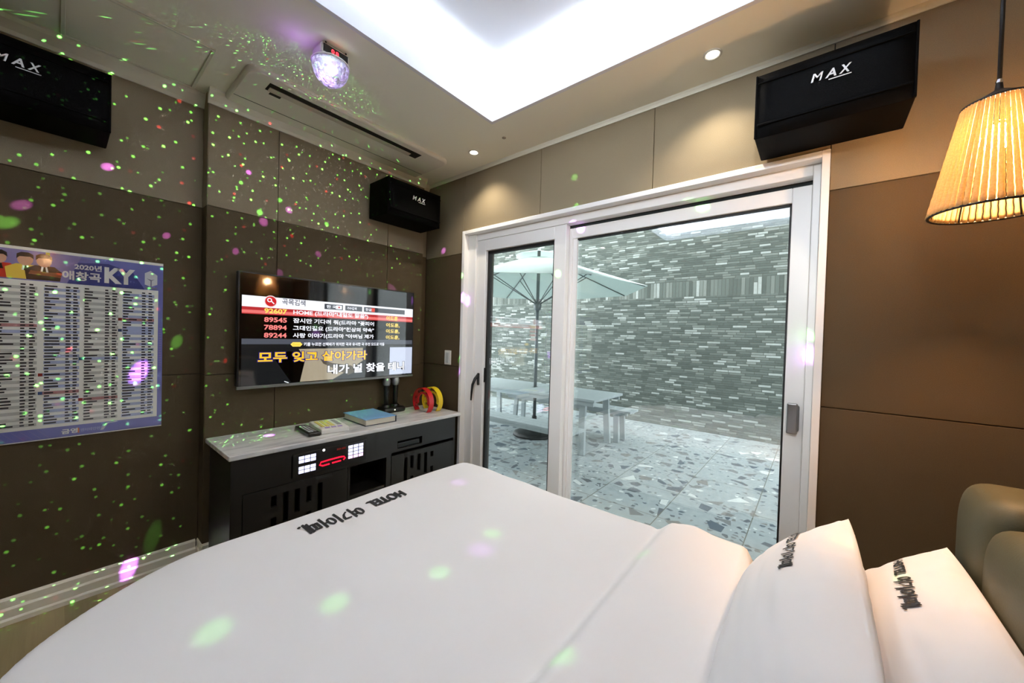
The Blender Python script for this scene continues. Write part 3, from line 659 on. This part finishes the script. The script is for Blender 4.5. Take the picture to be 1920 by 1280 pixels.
rect(-.806, -.770, 1.363, 1.386, WH); disc(-.788, 1.3745, .006, RD); rect(-.565, -.540, 1.362, 1.387, sm('tab_red', (214, 84, 74), 1.))
rect(-1.307, -.231, 1.304, 1.343, RD); rect(-1.307, -.231, 1.309, 1.326, RL)
for i, (num, ttl, z) in enumerate((('92607', 'HOME (드라마"내일도 맑음")', 1.311), ('89545', '잠시만 기다려 줘(드라마 "꽃피어', 1.262), ('78894', '그대인걸요 (드라마"천상의 약속"', 1.219), ('89244', '사랑 이야기(드라마 "아버님 제가', 1.175))):
    txt(num, -1.203, z+.001, .028, YE_ if i == 0 else NR, w=.114, bold=.03)
    txt(ttl, -1.056, z-.002, .033, RL if i < 0 else WH, w=.468 if i == 0 else .512, bold=.025)
    txt('이도훈' if i == 0 else '이도훈,', -.451, z-.002, .031, YE_, w=.094 if i == 0 else .11, bold=.025)
rect(-1.306, -.229, 1.118, 1.170, DK); rect(-1.306, -.229, 1.118, 1.140, BR)
shape([(-1.068+.012, 1.126), (-1.003-.012, 1.126), (-1.003, 1.139), (-1.003-.012, 1.152), (-1.068+.012, 1.152), (-1.068, 1.139)], YE_); txt('Enter', -1.055, 1.133, .012, OR, w=.04)
txt('키를 누르면 선택바가 위치한 곡과 유사한 곡 추천 모드로 이동', -.995, 1.129, .022, WH, w=.534, bold=.02)
rect(-1.306, -.229, .916, 1.118, sm('video', (28, 30, 32), .7))
shape([(-1.023, 1.112), (-.622, 1.116), (-.620, 1.03), (-.70, .98), (-.82, .918), (-1.013, .917), (-1.005, 1.0), (-.985, 1.05)], SK)
shape([(-1.15, 1.06), (-1.08, 1.10), (-1.01, 1.09), (-.985, 1.05), (-1.0, .98), (-1.013, .917), (-1.06, .917), (-1.10, .98)], BK)
shape([(-.90, 1.05), (-.82, 1.02), (-.70, 1.0), (-.66, .96), (-.72, .94), (-.80, .98), (-.88, 1.02)], sm('shadow_skin', (92, 84, 70), .7))
rect(-.417, -.228, .922, 1.118, PL); shape([(-1.096, .928), (-1.072, .918), (-1.076, .914), (-1.098, .925)], WH)
for s_, y, z, w, m, o in (('모두 잊고 살아가라', -1.230, 1.036, .64, OR, NV), ('내가 널 찾을 테니', -.852, .950, .556, WH, BK)):
    txt(s_, y-.004, z-.003, .068, o, w=w+.008, bold=.075); txt(s_, y, z, .062, m, w=w, bold=.03)
scr = b.build('screen', mats, t, recalc=False)

# ---------------------------------------------------------------- poster
t = None
b = MB(); PX = .008; pm = []; PM = {}
def pmat(name, rgb):
    if name not in PM: PM[name] = len(pm); pm.append(M('poster_'+name, rgb, .16, coat=.6))
    return PM[name]
pl = [0]
def pq(pts, m): pl[0] += 1; x = PX+.00002*pl[0]; b.poly([(x, y, z) for y, z in pts], m)
def pr_(y0, y1, z0, z1, m, x=None):
    x = PX+.00002*pl[0] if x is None else x; b.poly([(x, y0, z0), (x, y1, z0), (x, y1, z1), (x, y0, z1)], m)
def pt(s_, y, z, h, m, w, bold=.03): pl[0] += 1; x = PX+.00002*pl[0]; b.text(s_, lambda u, v: (x, y+u, z+v), w=w, h=h, m=m, bold=bold)
wh = pmat('white', (240, 236, 224)); PY0, PY1, PZ0, PZ1 = -2.70, -1.596, .730, 1.531
b.box(.001, PX-.0005, PY0, PY1, PZ0, PZ1, wh)
pu = pmat('violet', (106, 106, 160)); pr_(PY0, PY1, PZ0+.004, PZ1-.012, pu); pl[0] += 1
lil = pmat('lilac', (128, 118, 160)); pq([(PY0, 1.40), (-1.90, 1.40), (-1.86, 1.519), (PY0, 1.519)], lil); dk = pmat('indigo', (62, 64, 118)); pq([(-1.90, 1.396), (-1.66, 1.396), (-1.70, 1.47), (-1.78, 1.50), (-1.87, 1.49)], dk)
pr_(PY0, -1.613, .780, 1.397, pmat('paper', (236, 234, 224))); pl[0] += 1
# three singers, plain generic figures
skin = pmat('face', (196, 150, 122)); hair = pmat('hair', (34, 24, 22)); ylw = pmat('yellow_jacket', (222, 186, 74)); rd = pmat('red_jacket', (186, 56, 40)); bk = pmat('black_jacket', (38, 28, 28)); brn = pmat('brown_sleeve', (128, 78, 52))
pole = pmat('yellow_pole', (226, 200, 90)); pr_(-1.958, -1.947, 1.46, 1.519, pole); pl[0] += 1
for cy_, jm, sleeve, w in ((-2.075, rd, rd, .052), (-2.010, ylw, ylw, .050), (-1.962, bk, brn, .050), (-2.150, bk, bk, .052)):
    pq([(cy_-w*.9, 1.402), (cy_+w*.85, 1.402), (cy_+w*.95, 1.44), (cy_+w*.55, 1.460), (cy_-w*.45, 1.462), (cy_-w, 1.445)], jm)
    pq([(cy_-w*.2, 1.43), (cy_+w*.25, 1.43), (cy_+w*.14, 1.463), (cy_-w*.12, 1.463)], wh if jm != rd else bk)
    pq([(cy_-.004, 1.435), (cy_+.006, 1.435), (cy_+.003, 1.458), (cy_-.001, 1.458)], bk)
    pq([(cy_-w*.8, 1.425), (cy_+w*.9, 1.418), (cy_+w*.98, 1.438), (cy_+w*.2, 1.436), (cy_-w*.7, 1.440)], sleeve)
    pq([(cy_+.020*math.cos(a), 1.480+.024*math.sin(a)) for a in [2*PI*k/16 for k in range(16)]], skin)
    pq([(cy_-.022, 1.482), (cy_-.014, 1.492), (cy_+.012, 1.493), (cy_+.022, 1.484), (cy_+.020, 1.502), (cy_+.008, 1.510), (cy_-.010, 1.510), (cy_-.021, 1.502)], hair)
cw = pmat('print_white', (226, 222, 212))
pt('2020년', -1.880, 1.461, .026, cw, .080); pt('애창곡', -1.914, 1.413, .040, cw, .112); pt('KY', -1.792, 1.413, .072, cw, .098, bold=.05)
g3 = (pmat('logo_light', (206, 204, 206)), pmat('logo_mid', (176, 174, 182)), pmat('logo_edge', (120, 116, 132)))
pq([(-1.661, 1.476), (-1.641, 1.490), (-1.617, 1.470), (-1.617, 1.425), (-1.640, 1.413), (-1.661, 1.422)], g3[0]); pq([(-1.655, 1.452), (-1.640, 1.440), (-1.625, 1.450), (-1.638, 1.446)], g3[2]); pq([(-1.641, 1.413), (-1.637, 1.413), (-1.637, 1.444), (-1.641, 1.444)], g3[2]); pr_(-1.660, -1.618, 1.402, 1.411, g3[2]); pl[0] += 1
pt('금영', -1.912, .745, .022, cw, .046); pt('엔터테인먼트', -1.858, .748, .014, pmat('print_lilac', (150, 150, 190)), .070); pr_(-1.866, -1.862, .744, .766, pmat('orange', (206, 110, 50))); pl[0] += 1
for k in range(8): pq([(-2.10+k*.022, .738), (-2.098+k*.022, .738), (-2.13+k*.022, .776), (-2.132+k*.022, .776)], lil)
for k in range(16): pr_(-1.609, -1.600, 1.03+k*.012, 1.034+k*.012, lil)
pq([(-1.80, .745), (-1.79, .745), (-1.775, .772), (-1.745, .776), (-1.748, .779), (-1.782, .775)], g3[1])
rng = random.Random(3); ink = pmat('ink', (44, 42, 44)); g1 = pmat('row_grey', (190, 188, 180)); g2 = pmat('row_blue', (166, 172, 200)); rdk = pmat('row_red', (168, 120, 118)); tagc = (pmat('tag_blue', (62, 84, 128)), pmat('tag_red', (140, 50, 44))); rowx = pl[0]
for ci, (y0, y1) in enumerate(((-2.56, -2.46), (-2.445, -2.335), (-2.325, -2.215), (-2.205, -2.095), (-2.085, -1.979), (-1.962, -1.864), (-1.852, -1.747), (-1.734, -1.627))):
    w = y1-y0; n = 46; hgt = (1.384-.792)/n; breaks = [rng.randrange(3, n) for _ in range(2)]
    for r in range(n):
        z1 = 1.386-r*hgt; z0 = z1-hgt; x = PX+.00002*(rowx+1)
        if r in breaks:
            pr_(y0-.012, y1, z0, z1, rdk if rng.random() < .5 else g2, x); pr_(y0-.014, y0-.002, z0, z1, tagc[rng.randrange(2)], x+.00002)
        elif r % 2: pr_(y0, y1, z0, z1, g1 if ci % 2 == 0 else g2, x)
        x += .00004; zc0, zc1 = z0+hgt*.28, z1-hgt*.26
        pr_(y0+.002, y0+.002+w*(.10+.34*rng.random()**1.3), zc0, zc1, ink, x); c1 = y0+w*.60; pr_(c1, c1+w*(.09+.07*rng.random()), zc0, zc1, ink, x); c2 = y0+w*.81; pr_(c2, c2+w*(.09+.08*rng.random()), zc0, zc1, ink, x)
tag(b.build('song_list_poster', pm, recalc=False), 'glossy purple poster of karaoke song lists on the left wall', 'poster')

# ---------------------------------------------------------------- light switch
t = thing('light_switch', (.305, 0, 1.043), 'tall narrow white light switch beside the sliding door frame', 'switch')
b = MB(); b.box(.270, .340, -.010, 0, .988, 1.098, b=.003); b.build('plate', plastic_w, t)
b = MB(); b.box(.287, .323, -.014, -.0095, 1.002, 1.084, b=.002); b.build('rocker', M('switch_rocker', (190, 192, 188), .4), t)

# ---------------------------------------------------------------- media cabinet, worktop and what stands on it
CX1, CY0, CY1, CZ = .480, -1.425, -.070, .628
t = thing('media_cabinet', (.29, -.75, 0), 'low charcoal media cabinet with slotted doors under the television', 'cabinet')
XB = D+.030; F = CX1
b = MB(); TH = .018
b.box(XB, F, CY0, CY0+TH, 0, CZ); b.box(XB, F, CY1-TH, CY1, 0, CZ); b.box(XB, XB+.012, CY0+TH, CY1-TH, 0, CZ); b.box(XB+.012, F, CY0+TH, CY1-TH, .03, .05)
b.box(XB+.012, F, CY0+TH, CY1-TH, CZ-.030, CZ); b.box(XB+.012, F-.01, -.872, -.862, .05, CZ-.03); b.box(XB+.012, F-.01, -.630, -.620, .05, CZ-.03)
b.box(F-.018, F, CY0+TH, -1.172, .452, CZ-.03); b.box(F-.018, F, CY0+TH, -1.379, .05, .452); b.box(F-.018, F, -1.172, -.875, CZ-.045, CZ-.03)
b.box(F-.018, F, -.875, -.862, .05, CZ-.03); b.box(F-.018, F, -.632, -.600, .05, CZ-.03); b.box(F-.018, F, -.862, -.632, .452, CZ-.03); b.box(F-.018, F, -1.172, -.875, .452, .468)
b.box(F-.018, F, -.600, CY1-TH, .535, CZ-.03); b.box(F-.018, F, -.600, CY1-TH, .470, .486); b.box(F-.018, F, -.600, -.556, .486, .535); b.box(F-.018, F, -.365, CY1-TH, .486, .535)
b.build('body', cab_m, t)
b = MB(); b.box(XB+.012, F-.012, -.862, -.630, .262, .280); b.build('shelf', cab_m, t)
def slotted(y0, y1, slots, notch):
    """front door sheet with vertical slots cut through and a grip notch in its top edge"""
    b = MB(); z0, z1 = .055, .450; x0, x1 = F-.016, F+.003
    xs = sorted(slots.items()); edges = [y0]
    cur = y0
    for yc, segs in xs:
        b.box(x0, x1, cur, yc-.0125, z0, z1-.0) if not (notch[0] < (cur+yc)/2 < notch[1]) else b.box(x0, x1, cur, yc-.0125, z0, z1)
        zz = z0
        for s0, s1 in sorted(segs): b.box(x0, x1, yc-.0125, yc+.0125, zz, s0); zz = s1
        b.box(x0, x1, yc-.0125, yc+.0125, zz, z1); cur = yc+.0125
    b.box(x0, x1, cur, y1, z0, z1)
    o = b.build('door', cab_m, t)
    b = MB(); b.box(x1-.004, x1+.0008, notch[0], notch[1], z1-.020, z1-.001, b=.003); b.build('grip_notch', cab_in, o)
slotted(-1.377, -.880, {-1.249: [(.353, .409), (.20, .301)], -1.195: [(.262, .413)], -1.142: [(.292, .412)], -1.085: [(.326, .410), (.18, .277)], -1.029: [(.237, .411)]}, (-1.055, -.962))
slotted(-.596, -.092, {-.492: [(.259, .418)], -.444: [(.335, .420), (.18, .286)], -.389: [(.307, .420)], -.334: [(.274, .417)], -.281: [(.377, .414), (.20, .311)]}, (-.508, -.425))
b = MB(); b.box(.092, .512, -1.440, -.046, CZ, .652, b=.004); tag(b.build('worktop', marble_m), 'grey marble worktop lying on the charcoal media cabinet', 'worktop')
t = thing('karaoke_machine', (.44, -1.02, .47), 'karaoke machine with glowing white keys and red display set into the cabinet', 'karaoke machine')
b = MB(); b.box(.22, .486, -1.168, -.768, .469, .592, b=.003); b.build('housing', black, t)
key = E_('white_key_glow', (214, 216, 255), 1.15); pinkk = E_('pink_key_glow', (240, 196, 240), 1.15); redl = E_('red_tube_glow', (255, 20, 45), 1.8); dimred = E_('dim_red_glow', (150, 40, 30), .5)
for gz in (.540, .487):
    for k in range(3):
        for h in range(2):
            b = MB(); y = -1.140+k*.029; z = gz+.019*(1-h)
            b.box(.486, .4885, y, y+.026, z, z+.0165, b=.0012, seg=1); b.build('key', key, t)
for r in range(4):
    for k in range(3):
        b = MB(); y = -.880+k*.031; z = .561-r*.0195; b.box(.486, .4885, y, y+.027, z, z+.0165, b=.0012, seg=1); b.build('number_key', pinkk if r == 3 else key, t)
b = MB(); b.tube([(.488, y, z) for y, z in ((-1.02, .500), (-1.036, .508), (-1.030, .521), (-.99, .524), (-.93, .526), (-.905, .524), (-.898, .514), (-.908, .506))], .0038, 6); b.tube([(.488, -1.02, .500), (.488, -.985, .502)], .0038, 6); b.tube([(.488, -.970, .503), (.488, -.922, .505)], .0038, 6); b.build('red_light_tube', redl, t)
b = MB(); b.text('88:88', lambda u, v: (.4868, -.945+u, .566+v), w=.05, h=.010); b.build('small_display', dimred, t)
b = MB(); b.lathe([(.0, .0012), (.005, .0008), (.007, 0)], (.486, -1.015, .583), 12, axis='X'); b.build('indicator', E_('indicator_glow', (255, 255, 255), 2.), t)
t = thing('set_top_box', (.40, -.46, .487), 'thin black box in the right-hand slot of the cabinet', 'set-top box'); b = MB(); b.box(.24, .466, -.545, -.375, .4865, .518, b=.003); b.build('housing', M('bluish_black', (24, 28, 32), .25), t)

def remote(name, c, ang, L_, W_, H_, base, keys, label):
    t = thing(name, c, label, 'remote control', 'remote controls on the worktop'); ca, sa = math.cos(ang), math.sin(ang)
    mt = Matrix.Translation(c) @ Matrix.Rotation(ang, 4, 'Z')
    b = MB(); b.box(-L_/2, L_/2, -W_/2, W_/2, 0, H_, b=.006, seg=3, mat=mt); b.build('body', base, t)
    for (rows, cols, x0, x1, y0, y1, mm) in keys:
        b = MB(); dx, dy = (x1-x0)/rows, (y1-y0)/cols
        for i in range(rows):
            for j in range(cols): b.box(x0+i*dx+dx*.12, x0+(i+1)*dx-dx*.12, y0+j*dy+dy*.12, y0+(j+1)*dy-dy*.12, H_-.001, H_+.002, b=.001, seg=1, mat=mt)
        b.build('keys', mm, t)
kg = M('grey_keys', (150, 150, 150), .5); ky = M('yellow_keys', (206, 188, 104), .5); kw = M('pale_keys', (190, 190, 186), .5)
remote('remote_control', (.325, -1.035, .652), math.radians(-4), .23, .062, .020, black, [(9, 3, -.085, .085, -.022, .022, kg)], 'slim black remote control lying left of the white one')
remote('song_remote', (.320, -.915, .652), math.radians(-8), .245, .150, .028, plastic_w, [(8, 3, -.10, .06, -.06, .02, ky), (5, 1, -.09, .05, .03, .06, kg), (1, 3, .075, .10, -.05, .05, M('purple_keys', (150, 120, 190), .5))], 'large white remote control with yellow keys on the marble worktop')
t = thing('song_book', (.285, -.638, .652), 'thick song book with a pale blue cover lying on the marble worktop', 'book')
mt = Matrix.Translation((.285, -.638, .652)) @ Matrix.Rotation(math.radians(-1.5), 4, 'Z')
b = MB(); b.box(-.145, .145, -.105, .105, .037, .041, 0, b=.001, seg=1, mat=mt); b.box(-.145, .145, .100, .106, 0, .041, 1, mat=mt); b.box(-.145, .145, -.105, .105, 0, .004, 1, mat=mt); b.build('cover', [blue_cover, M('dark_cover', (36, 42, 52), .5)], t)
b = MB(); b.box(-.140, .140, -.098, .100, .004, .037, mat=mt); b.build('pages', pages, t)
t = thing('microphone_charger', (.13, -.385, .652), 'black charging stand holding two microphones on the worktop', 'microphone stand')
b = MB(); b.box(.085, .200, -.475, -.300, .652, .688, b=.016, seg=4, smooth=True)
for y in (-.425, -.352): b.lathe([(.030, .680), (.028, .700), (.022, .704)], (.135, y, 0), 20)
b.build('body', black, t)
b = MB(); b.lathe([(0, .0015), (.005, 0)], (.1995, -.395, .672), 10, axis='X'); b.build('indicator', E_('stand_led', (250, 255, 200), 3.0), t)
mesh_m = M('microphone_mesh', (150, 150, 152), .35, .8, nscale=900, bump=.6)
for y, lab in ((-.425, 'left cordless microphone with a silver head in the black charger'), (-.352, 'right cordless microphone with a silver head in the black charger')):
    t = thing('microphone', (.135, y, .69), lab, 'microphone', 'microphones in the charger')
    b = MB(); b.lathe([(.0, .690), (.0165, .690), (.0175, .76), (.0195, .838), (.021, .842), (.0, .842)], (.135, y, 0), 20); b.box(.153, .1555, y-.004, y+.004, .795, .805, 0); b.build('handle', black, t)
    b = MB(); b.lathe([(.020, .842), (.026, .848), (.0262, .856), (.028, .862), (.0275, .880), (.021, .895), (.010, .902), (.0, .903)], (.135, y, 0), 22); b.build('head', mesh_m, t)

def tambourine(cx_, y, mcol, label, ang):
    t = thing('tambourine', (cx_, y, .652), label, 'tambourine', 'tambourines on the worktop'); R = .100; zc = .652+.072; a0_, a1_ = -46, 226; hw = .020
    mt = Matrix.Translation((cx_, y, 0)) @ Matrix.Rotation(math.radians(ang), 4, 'Z')
    b = MB(); n = 40; prof = [(-hw, -.006), (hw, -.006), (hw, 0), (-hw, 0)]
    def arc(skip):
        ang_ = [math.radians(a0_+(a1_-a0_)*i/n) for i in range(n+1)]
        rows = [[b.bm.verts.new(mt @ Vector(((R+q)*math.cos(a), p, zc+(R+q)*math.sin(a)))) for p, q in prof] for a in ang_]
        for i in range(n):
            for k in range(4): f = b.bm.faces.new((rows[i][k], rows[i][(k+1) % 4], rows[i+1][(k+1) % 4], rows[i+1][k])); f.smooth = False
        for r_ in (rows[0][::-1], rows[-1]): b.bm.faces.new(r_)
    arc(0)
    b.build('frame', mcol, t)
    b = MB(); n2 = 24; rows = []
    for i in range(n2+1):          # inner grip
        a = math.radians(200-220*i/n2); rows.append((.062*math.cos(a), 0, zc+.004+.058*math.sin(a)))
    b.tube([mt @ Vector(p) for p in rows], .009, 8); b.tube([mt @ Vector(p) for p in ((-.060, 0, zc-.014), (-.094, 0, zc-.030))], .009, 8); b.tube([mt @ Vector(p) for p in ((.060, 0, zc-.014), (.094, 0, zc-.030))], .009, 8); b.build('grip', mcol, t)
    for k, ad in enumerate((-25, 15, 55, 90, 125, 165, 205)):
        a = math.radians(ad); b = MB()
        for s_ in (-.006, .006):
            c = Vector(((R-.014)*math.cos(a), s_, zc+(R-.014)*math.sin(a)))
            vs = [b.bm.verts.new(mt @ (c+Vector((.011*math.cos(q), 0, .011*math.sin(q))))) for q in [2*PI*i/14 for i in range(14)]]; b.bm.faces.new(vs)
            vs2 = [b.bm.verts.new(v.co+Vector((0, .0015, 0))) for v in vs]; b.bm.faces.new(vs2[::-1])
            for i in range(14): b.bm.faces.new((vs[i], vs[(i+1) % 14], vs2[(i+1) % 14], vs2[i]))
        b.build('jingle', chrome, t)
tambourine(.285, -.215, red_m, 'red half-moon tambourine standing in front of the yellow one', 0)
tambourine(.290, -.135, yellow_m, 'yellow half-moon tambourine at the end of the worktop behind the red one', 0)

# ---------------------------------------------------------------- bed
BX0, BX1, BY0, BY1 = 1.170, 2.80, -1.890, -.545     # mattress
t = thing('bed', ((BX0+BX1)/2, (BY0+BY1)/2, 0), 'double bed with an olive leather headboard and white bedding', 'bed')
b = MB(); b.box(BX0+.02, BX1, BY0+.02, BY1-.02, .03, .24, b=.02); b.build('base', leather, t)
b = MB(); b.box(BX0, BX1, BY0, BY1, .24, .500, b=.045, seg=5, smooth=True); b.build('mattress', sheet, t)
b = MB(); b.box(2.90, 2.985, BY0-.16, BY1+.09, .0, .80, b=.02, seg=3); hb = b.build('headboard', leather, t)
def cushion(x0, x1, y0, y1, z0, z1, e=.35, nu=28, nv=20):
    cx_, cy_, cz_ = (x0+x1)/2, (y0+y1)/2, (z0+z1)/2
    def pw(c, e): return math.copysign(abs(c)**e, c)
    b = MB()
    def f(u, v):
        a = 2*PI*u; w = -PI/2+PI*v
        return (cx_+(x1-x0)/2*pw(math.cos(w), e)*pw(math.cos(a), e), cy_+(y1-y0)/2*pw(math.cos(w), e)*pw(math.sin(a), e), cz_+(z1-z0)/2*pw(math.sin(w), e))
    b.grid(f, 48, 28, closeu=True); bmesh.ops.remove_doubles(b.bm, verts=b.bm.verts[:], dist=1e-5); b.build('headboard_cushion', leather, hb)
cushion(2.800, 2.985, -.68, -.44, .52, .905, .42)
cushion(2.795, 2.985, -1.30, -.615, .42, .875, .38); cushion(2.795, 2.985, -1.98, -1.30, .42, .875, .38)
cushion(2.815, 2.985, -.70, -.44, .05, .56, .36); cushion(2.815, 2.985, -1.30, -.66, .05, .46, .36)
# duvet
QX0, QY0, QY1 = 1.030, -2.030, -.495
def sst(a, b_, x): x = max(0., min(1., (x-a)/(b_-a))); return x*x*(3-2*x)
def dz(x, y):
    z = .533+.032*sst(2.088, 2.135, x)-.006*math.exp(-((x-2.082)/.012)**2)
    z += .010*noise.noise(Vector((x*2.2, y*1.6, 1.3)))+.004*noise.noise(Vector((x*7, y*4, 4.)))
    z -= .045*sst(2.355, 2.392, x)
    z -= .030*sst(.45, 0., math.hypot(x-1.03, y+2.03)/1.0)
    return z
def edge(d, r=.035):
    if d <= 0: return d, 0.
    if d < r*PI/2: return r*math.sin(d/r), r*(1-math.cos(d/r))
    e = d-r*PI/2; return r, r+e
HANG = .40; XH = 2.385
def duvet(u, v):
    a = -HANG+(XH-QX0+HANG)*u; c = -HANG+(QY1-QY0+2*HANG)*v   # cloth coordinates from the foot / near edge
    yy = QY0+c; xx = QX0+a
    bul = .040*math.exp(-((xx-2.19)/.055)**2)+.014*math.exp(-((xx-2.105)/.02)**2)+.018*sst(2.16, 2.30, xx)*sst(2.40, 2.34, xx)
    y1 = QY1+bul
    Rn = .38 if yy < (QY0+QY1)/2 else .055
    ix = QX0+Rn; iy0 = QY0+Rn; iy1 = y1-Rn
    ox = max(0, ix-xx); oy = max(0, iy0-yy) if yy < (QY0+QY1)/2 else max(0, yy-iy1); sy = -1 if yy < (QY0+QY1)/2 else 1
    d = math.hypot(ox, oy); px_, py_ = max(xx, ix), min(max(yy, iy0), iy1)
    if d > 0:
        h, drop = edge(d-(Rn-.035)); h += Rn-.035; dx_, dy_ = -ox/d, sy*oy/d
        wav = -min(1, drop/.25)*.016*(1+math.sin(11*(xx-yy)+3*noise.noise(Vector((xx*2, yy*2, 0)))))
        px_ += dx_*(h+wav); py_ += dy_*(h+wav); z = dz(max(px_, QX0), py_)-drop
        return (px_, py_, max(z, .10))
    return (xx, yy, dz(xx, yy))
t = thing('duvet', (1.7, -1.26, .52), 'white duvet printed with black lettering spread over the bed', 'duvet')
b = MB(); b.grid(duvet, 150, 150)
for v in b.bm.verts: pass
cov = b.build('cover', linen, t)
sol = cov.modifiers.new('thickness', 'SOLIDIFY'); sol.thickness = .012; sol.offset = -1
LOGO = 'HOTEL 여기어때.'
def dtext(u, v): x = 1.132+v; y = -.975-u; return (x, y, dz(x, y)+.0018)
b = MB()
for k in range(4): b.text('HOTEL', lambda u, v: dtext(u+.0030*k, v+.0022*(k-1.5)), w=.156, h=.056, bold=.012, cut=1)
for k in range(3): b.text('여기어때.', lambda u, v: dtext(u+.195+.0026*k, v-.004+.0022*k), w=.220, h=.082, bold=.008, cut=1)
b.build('lettering', blackprint, t)
# pillows
def pillow(label, c, tilt, L_, W_, T_, tx, tw):
    t = thing('pillow', c, label, 'pillow', 'white pillows at the head of the bed'); ca, sa = math.cos(tilt), math.sin(tilt)
    ex, ey = Vector((0, -1, 0)), Vector((ca, 0, sa)); ez = ex.cross(ey)       # along the bed head, up the slope, out of the face
    if ez.z < 0: ez = -ez
    c = Vector(c)
    def surf(p, q, side, raised=0.):
        k = 1-.07*(q*q)*(1-abs(p)**2)*0; fx = 1-.055*(1-q*q)*abs(p)**3*-1-.05; fy = 1-.09*(1-p*p)*0-.05*(p*p)*0
        X_ = p*L_/2*(1-.045*(1-abs(q)**2)); Y_ = q*W_/2*(1-.05*abs(p)**4)
        th = max(0., (1-abs(p)**2.6))**.55*max(0., (1-abs(q)**2.4))**.62*T_/2
        th += (.004*noise.noise(Vector((p*3, q*5, c.x*9)))+.005*max(0, q)**2*noise.noise(Vector((p*9, q*4+p*3, c.x*5))))*(1 if th > .01 else 0)
        return c+ex*X_+ey*Y_+ez*(side*th+raised)
    b = MB()
    b.grid(lambda u, v: surf(-math.cos(PI*u), -math.cos(PI*v), 1), 100, 70); b.grid(lambda u, v: surf(-math.cos(PI*u), -math.cos(PI*v), -1), 100, 70)
    bmesh.ops.remove_doubles(b.bm, verts=b.bm.verts[:], dist=1e-5); b.build('case', linen, t)
    b = MB(); p0, q0 = tx; sx = 2/L_; sy = 2/W_
    for k in range(3):
        b.text('HOTEL', lambda u, v: surf(p0+(u+.0018*k)*sx, q0+(v+.0010*k)*sy, 1, .0028), w=tw*.40, h=.021, bold=.012, cut=1)
        b.text('여기어때.', lambda u, v: surf(p0+(u+tw*.46+.0018*k)*sx, q0+(v-.003+.0011*k)*sy, 1, .0028), w=tw*.56, h=.031, bold=.006, cut=1)
    b.build('lettering', blackprint, t)
    return t
pillow('front white pillow leaning towards the duvet, lettering on its left side', (2.490, -.93, .641), math.radians(46), .76, .325, .145, (-.82, .24), .27)
pillow('rear white pillow propped against the olive leather headboard', (2.676, -.90, .632), math.radians(43.4), .76, .305, .135, (-.78, .30), .26)

# ---------------------------------------------------------------- pendant lamps by the bed
def pendant(x, y, label, energy):
    zb, ztp, rb, rt_ = 1.595, 1.878, .116, .062
    t = thing('pendant_lamp', (x, y, ZC), label, 'pendant lamp', 'rope pendant lamps beside the bed')
    b = MB(); b.tube([(x, y, ztp+.05), (x, y, ZC-.02)], .0045, 8); b.build('cord', rim_m, t)
    b = MB(); b.lathe([(0, ZC), (.045, ZC), (.045, ZC-.02), (.008, ZC-.025)], (x, y, 0), 24); b.build('canopy', rim_m, t)
    b = MB(); b.lathe([(.006, ztp+.052), (.008, ztp+.035), (.045, ztp+.012), (rt_-.004, ztp+.002)], (x, y, 0), 28, smooth=True); b.build('cap', rim_m, t)
    b = MB(); b.lathe([(.005, ztp+.050), (.007, ztp+.055), (.005, ztp+.062)], (x, y, 0), 12); b.build('collar', chrome, t)
    n = 52; b = MB(); steps = 22
    for k in range(n):
        a = 2*PI*k/n; pts = []; rr = []
        for i in range(steps+1):
            s_ = i/steps; r = rb+(rt_-rb)*s_; pts.append((x+r*math.cos(a), y+r*math.sin(a), zb+(ztp-zb)*s_)); rr.append(max(.0026, 2*PI*r/n*.425)*(1+(.08 if (i+k) % 2 else -.08)))
        b.tube(pts, rr, 6)
    sh = b.build('shade', rope_m, t)
    b = MB()
    for r, z in ((rb+.001, zb), (rt_+.001, ztp)): b.tube([(x+r*math.cos(2*PI*i/40), y+r*math.sin(2*PI*i/40), z) for i in range(40)], .0035, 6, closed=True)
    for k in range(6):
        a = 2*PI*k/6+.9; b.tube([(x+(rb-.006)*math.cos(a), y+(rb-.006)*math.sin(a), zb), (x+(rt_-.006)*math.cos(a), y+(rt_-.006)*math.sin(a), ztp)], .002, 5)
    b.build('wire_frame', rim_m, sh)
    b = MB(); b.lathe([(.014, ztp+.01), (.014, ztp-.05), (.016, ztp-.052), (.016, ztp-.06)], (x, y, 0), 14); b.build('socket', black, t)
    zl_ = ztp-.088
    b = MB(); b.lathe([(.0, -.034), (.018, -.030), (.029, -.014), (.030, 0), (.024, .016), (.015, .030), (.014, .038)], (x, y, zl_), 20); b.build('bulb', E_('warm_bulb_glow', (255, 200, 144), energy*28.0), t)
pendant(2.866, -.35, 'rope shaded pendant lamp hanging by the wall right of the sliding door', 32.0)
pendant(2.866, -1.99, 'rope shaded pendant lamp on the bed side away from the sliding door', 2.5)
